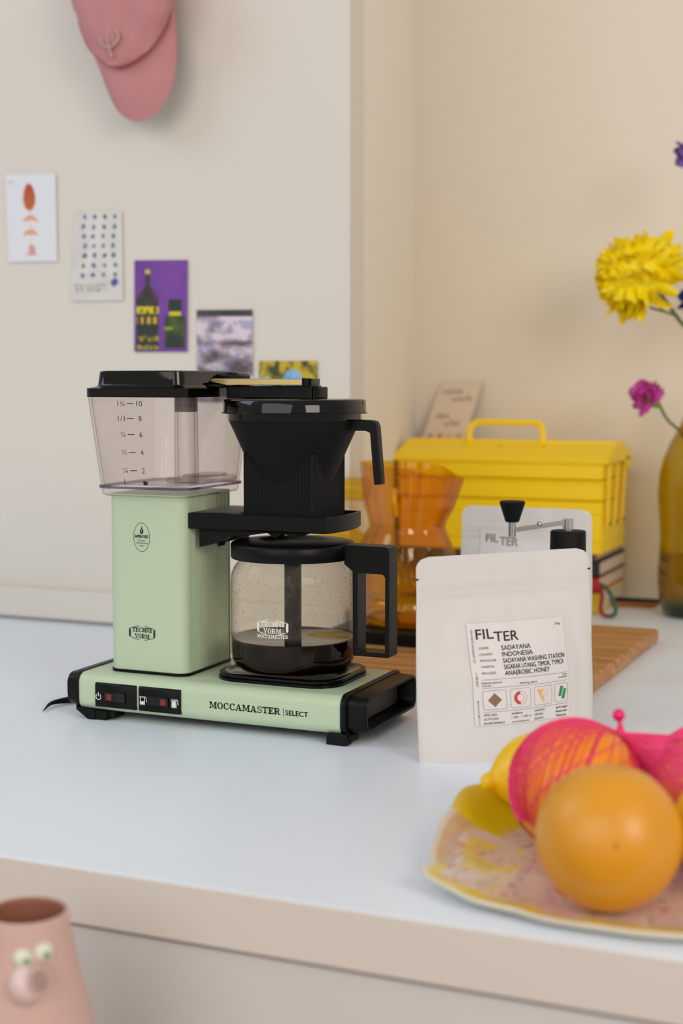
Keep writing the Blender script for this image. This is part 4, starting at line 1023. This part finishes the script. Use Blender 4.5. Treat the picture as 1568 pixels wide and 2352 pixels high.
for p, q in zip(allr, allr[1:]):
    for k in range(na): b.faces.new((p[k], p[(k+1) % na], q[(k+1) % na], q[k]))
b.faces.new(und[-1][::-1])
obj('dish', b, 'plate', t, ang=80)

def fruit(name, label, c, r, m, cat, sq=1.0, tilt=0.0, group=None):
    t = thing(name, label, cat, (c[0], c[1], c[2]-r*sq), group=group)
    b = BM(); lathe(b, [(max(.0005, r*math.sin(PI*k/28)*(1+.0*k)), -r*sq*math.cos(PI*k/28)+(.0022*math.exp(-((28-k)/2.0)**2)*-1)) for k in range(29)], c, 48, fn=lambda p, a, z: p*(1+.010*noise.noise(p*38)))
    bd = obj('peel', b, m, t, ang=80); return t
F1 = Vector((.6075, -.3490, .0535)); F2 = Vector((.5560, -.2370, .0535)); F3 = Vector((.6480, -.1960, .0520)); F4 = Vector((.6765, -.2850, .0500))
t = fruit('grapefruit', 'large smooth golden grapefruit nearest on the plate', F1, .0478, 'orange', 'grapefruit')
b = BM(); d_ = Vector((.25, -.75, .15)).normalized(); ball(b, F1+d_*.0474, .0016, 1, .5, 1, 10, 6); obj('stem_scar', b, mat('green_scar', (150, 120, 30), .6), t)
fruit('orange', 'orange in the pink net left of the knot', F2, .0480, 'orange2', 'orange', group='oranges in the pink net')
fruit('orange', 'orange in the pink net right of the knot', F3, .0465, 'orange2', 'orange', group='oranges in the pink net')
fruit('mandarin', 'yellow orange mandarin at the picture edge beside the grapefruit', F4, .0390, 'lemon', 'mandarin')
# lemon
lc = Vector((.5120, -.1740, .0440)); la = Vector((-.72, -.62, -.10)).normalized()
t = thing('lemon', 'bright yellow lemon with pointed tip behind the netted orange', 'lemon', (lc.x, lc.y, .006))
qa = la.to_track_quat('Z', 'Y').to_matrix()
lp = [(.0005, -.050), (.004, -.049), (.006, -.045), (.012, -.040), (.0215, -.030), (.0285, -.016), (.0310, 0), (.0290, .014), (.0225, .027), (.0140, .036), (.0085, .0405), (.0070, .0450), (.0050, .0490), (.0005, .0505)]
sp_ = spline([(r, 0, z) for r, z in lp], 3)
b = BM(); lathe(b, [(max(.0004, p.x), p.z) for p in sp_], (0, 0, 0), 36, fn=lambda p, a, z: qa @ (p*(1+.02*noise.noise(p*45)))+lc); obj('peel', b, 'lemon', t, ang=80)
# net bag
KN = Vector((.5815, -.2060, .0880))
t = thing('net_bag', 'hot pink plastic net knotted over two oranges on the plate', 'net', (KN.x, KN.y, .0065))
b = BM()
def strand(Fc, r, ph, tw, bot):
    d0 = (KN-Fc).normalized(); q = d0.to_track_quat('Z', 'Y').to_matrix(); pts = [KN+Vector((R.uniform(-.003, .003), R.uniform(-.003, .003), R.uniform(-.003, .001)))]
    for i in range(1, 13):
        s = i/12; th = .16+s*bot; p = ph+tw*s
        pts.append(Fc+(q @ Vector((math.sin(th)*math.cos(p), math.sin(th)*math.sin(p), math.cos(th))))*(r+.0010))
    tube(b, [p if p.z > .0085 else Vector((p.x, p.y, .0085)) for p in pts], R.uniform(.00030, .0005), 3, False)
for Fc, r in ((F2, .0482), (F3, .0468)):
    qf = (KN-Fc).normalized().to_track_quat('Z', 'Y').to_matrix().transposed() @ Vector((.5, -.80, .25))
    pw = math.atan2(qf.y, qf.x)
    for k in range(190):
        ph = k*2*PI/95+R.uniform(-.05, .05); tw = .95 if k % 2 else -.95
        dd = (ph+tw*.25-pw+PI) % (2*PI)-PI
        if Fc is F2 and abs(dd) < .42 and R.random() < .8: continue
        strand(Fc, r, ph, tw, 2.70)
    # gathered ropes where the net bunches
    for ph0 in (3.6, 4.1, 1.2, 0.3, 5.6):
        for k in range(16): strand(Fc, r+.0004, ph0+R.uniform(-.26, .26), R.uniform(-.25, .25), 1.9)
obj('net', b, 'net', t, kind='stuff', ang=80)
b = BM(); tube(b, [KN+Vector((0, 0, -.003)), KN+Vector((.0005, 0, .006)), KN+Vector((-.0005, 0, .010))], [.0050, .0022, .0016], 8); obj('knot', b, 'net', t)
b = BM(); ball(b, KN+Vector((-.0010, 0, .0140)), .0048, u=16, v=10); obj('bead', b, 'dot_pink', t, label='bright pink bead')

# ------------------------------------------------------------------ face vase on a stool in front
FX, FY, FZ = .2626, -.5080, -.2300
t = thing('face_vase', 'pink ceramic vase with bulging eyes and round open snout in front of the counter', 'vase', (FX, FY, FZ))
b = BM(); lathe(b, [(.030, FZ), (.060, FZ+.0005), (.0625, FZ+.004), (.0620, FZ+.030), (.0560, FZ+.090), (.0450, FZ+.150), (.0330, FZ+.200), (.0280, FZ+.226), (.0272, FZ+.2350), (.0266, FZ+.2372), (.0256, FZ+.2376), (.0250, FZ+.2372)], (FX, FY, 0), 56, True, False); obj('body', b, 'ceramic_pink', t)
b = BM(); lathe(b, [(.0251, FZ+.2373), (.0236, FZ+.2355), (.0240, FZ+.215), (.034, FZ+.180), (.040, FZ+.1), (.002, FZ+.09)], (FX, FY, 0), 40, False, True); obj('inside', b, 'ceramic_dark', t)
vdir = Vector((.8256-FX, -1.2931-FY, 0)).normalized(); vr = Vector((-vdir.y, vdir.x, 0))*-1
vr = Vector((.918, .397, 0)); vf = Vector((.397, -.918, 0))
def fpt(lat, z, r): 
    f = math.sqrt(max(0, r*r-lat*lat)); return Vector((FX, FY, z))+vr*lat+vf*f
for lat, z in ((.0030, -.0140), (.0150, -.0115)):
    c = fpt(lat, z, .0275); b = BM(); ball(b, c, .0066, u=20, v=12); e = obj('eye', b, 'eye_white', t)
    b = BM(); ball(b, c+(vf*.75+vr*.45).normalized()*.0058, .0022, u=12, v=8); obj('pupil', b, 'eye_green', e)
c = fpt(.0060, -.0300, .0320); b = BM(); ball(b, c, .0112, 1.05, 1.05, 1.15, 24, 14); obj('snout', b, 'ceramic_lilac', t)
mc = fpt(.0158, -.0228, .0410)
md = (vf*.9+vr*.25+Vector((0, 0, .22))).normalized()
b = BM(); tube(b, [mc+md*s for s in (-.010, -.002, .0045, .0062, .0062, .0050, -.001)], [.0082, .0080, .0076, .0070, .0060, .0054, .0048], 20, False); mo = obj('mouth', b, 'ceramic_pink', t)
b = BM(); tube(b, [mc+md*.0015, mc+md*.0040], [.0055, .0055], 16); obj('mouth_hole', b, 'hole', mo)
# stool that carries it (below the picture)
t = thing('stool', 'plain birch stool standing in front of the counter under the pink vase', 'stool', (FX, FY-.02, -.9))
b = BM(); lathe(b, [(.002, -.256), (.098, -.256), (.102, -.252), (.102, -.234), (.098, -.2302), (.002, -.2300)], (FX, FY-.02, 0), 48); obj('seat', b, 'wood_stool', t)
for k in range(4):
    a = PI/4+k*PI/2; b = BM(); tube(b, [(FX+.07*math.cos(a), FY-.02+.07*math.sin(a), -.255), (FX+.11*math.cos(a), FY-.02+.11*math.sin(a), -.9)], [.014, .011], 12); obj('leg', b, 'wood_stool', t)
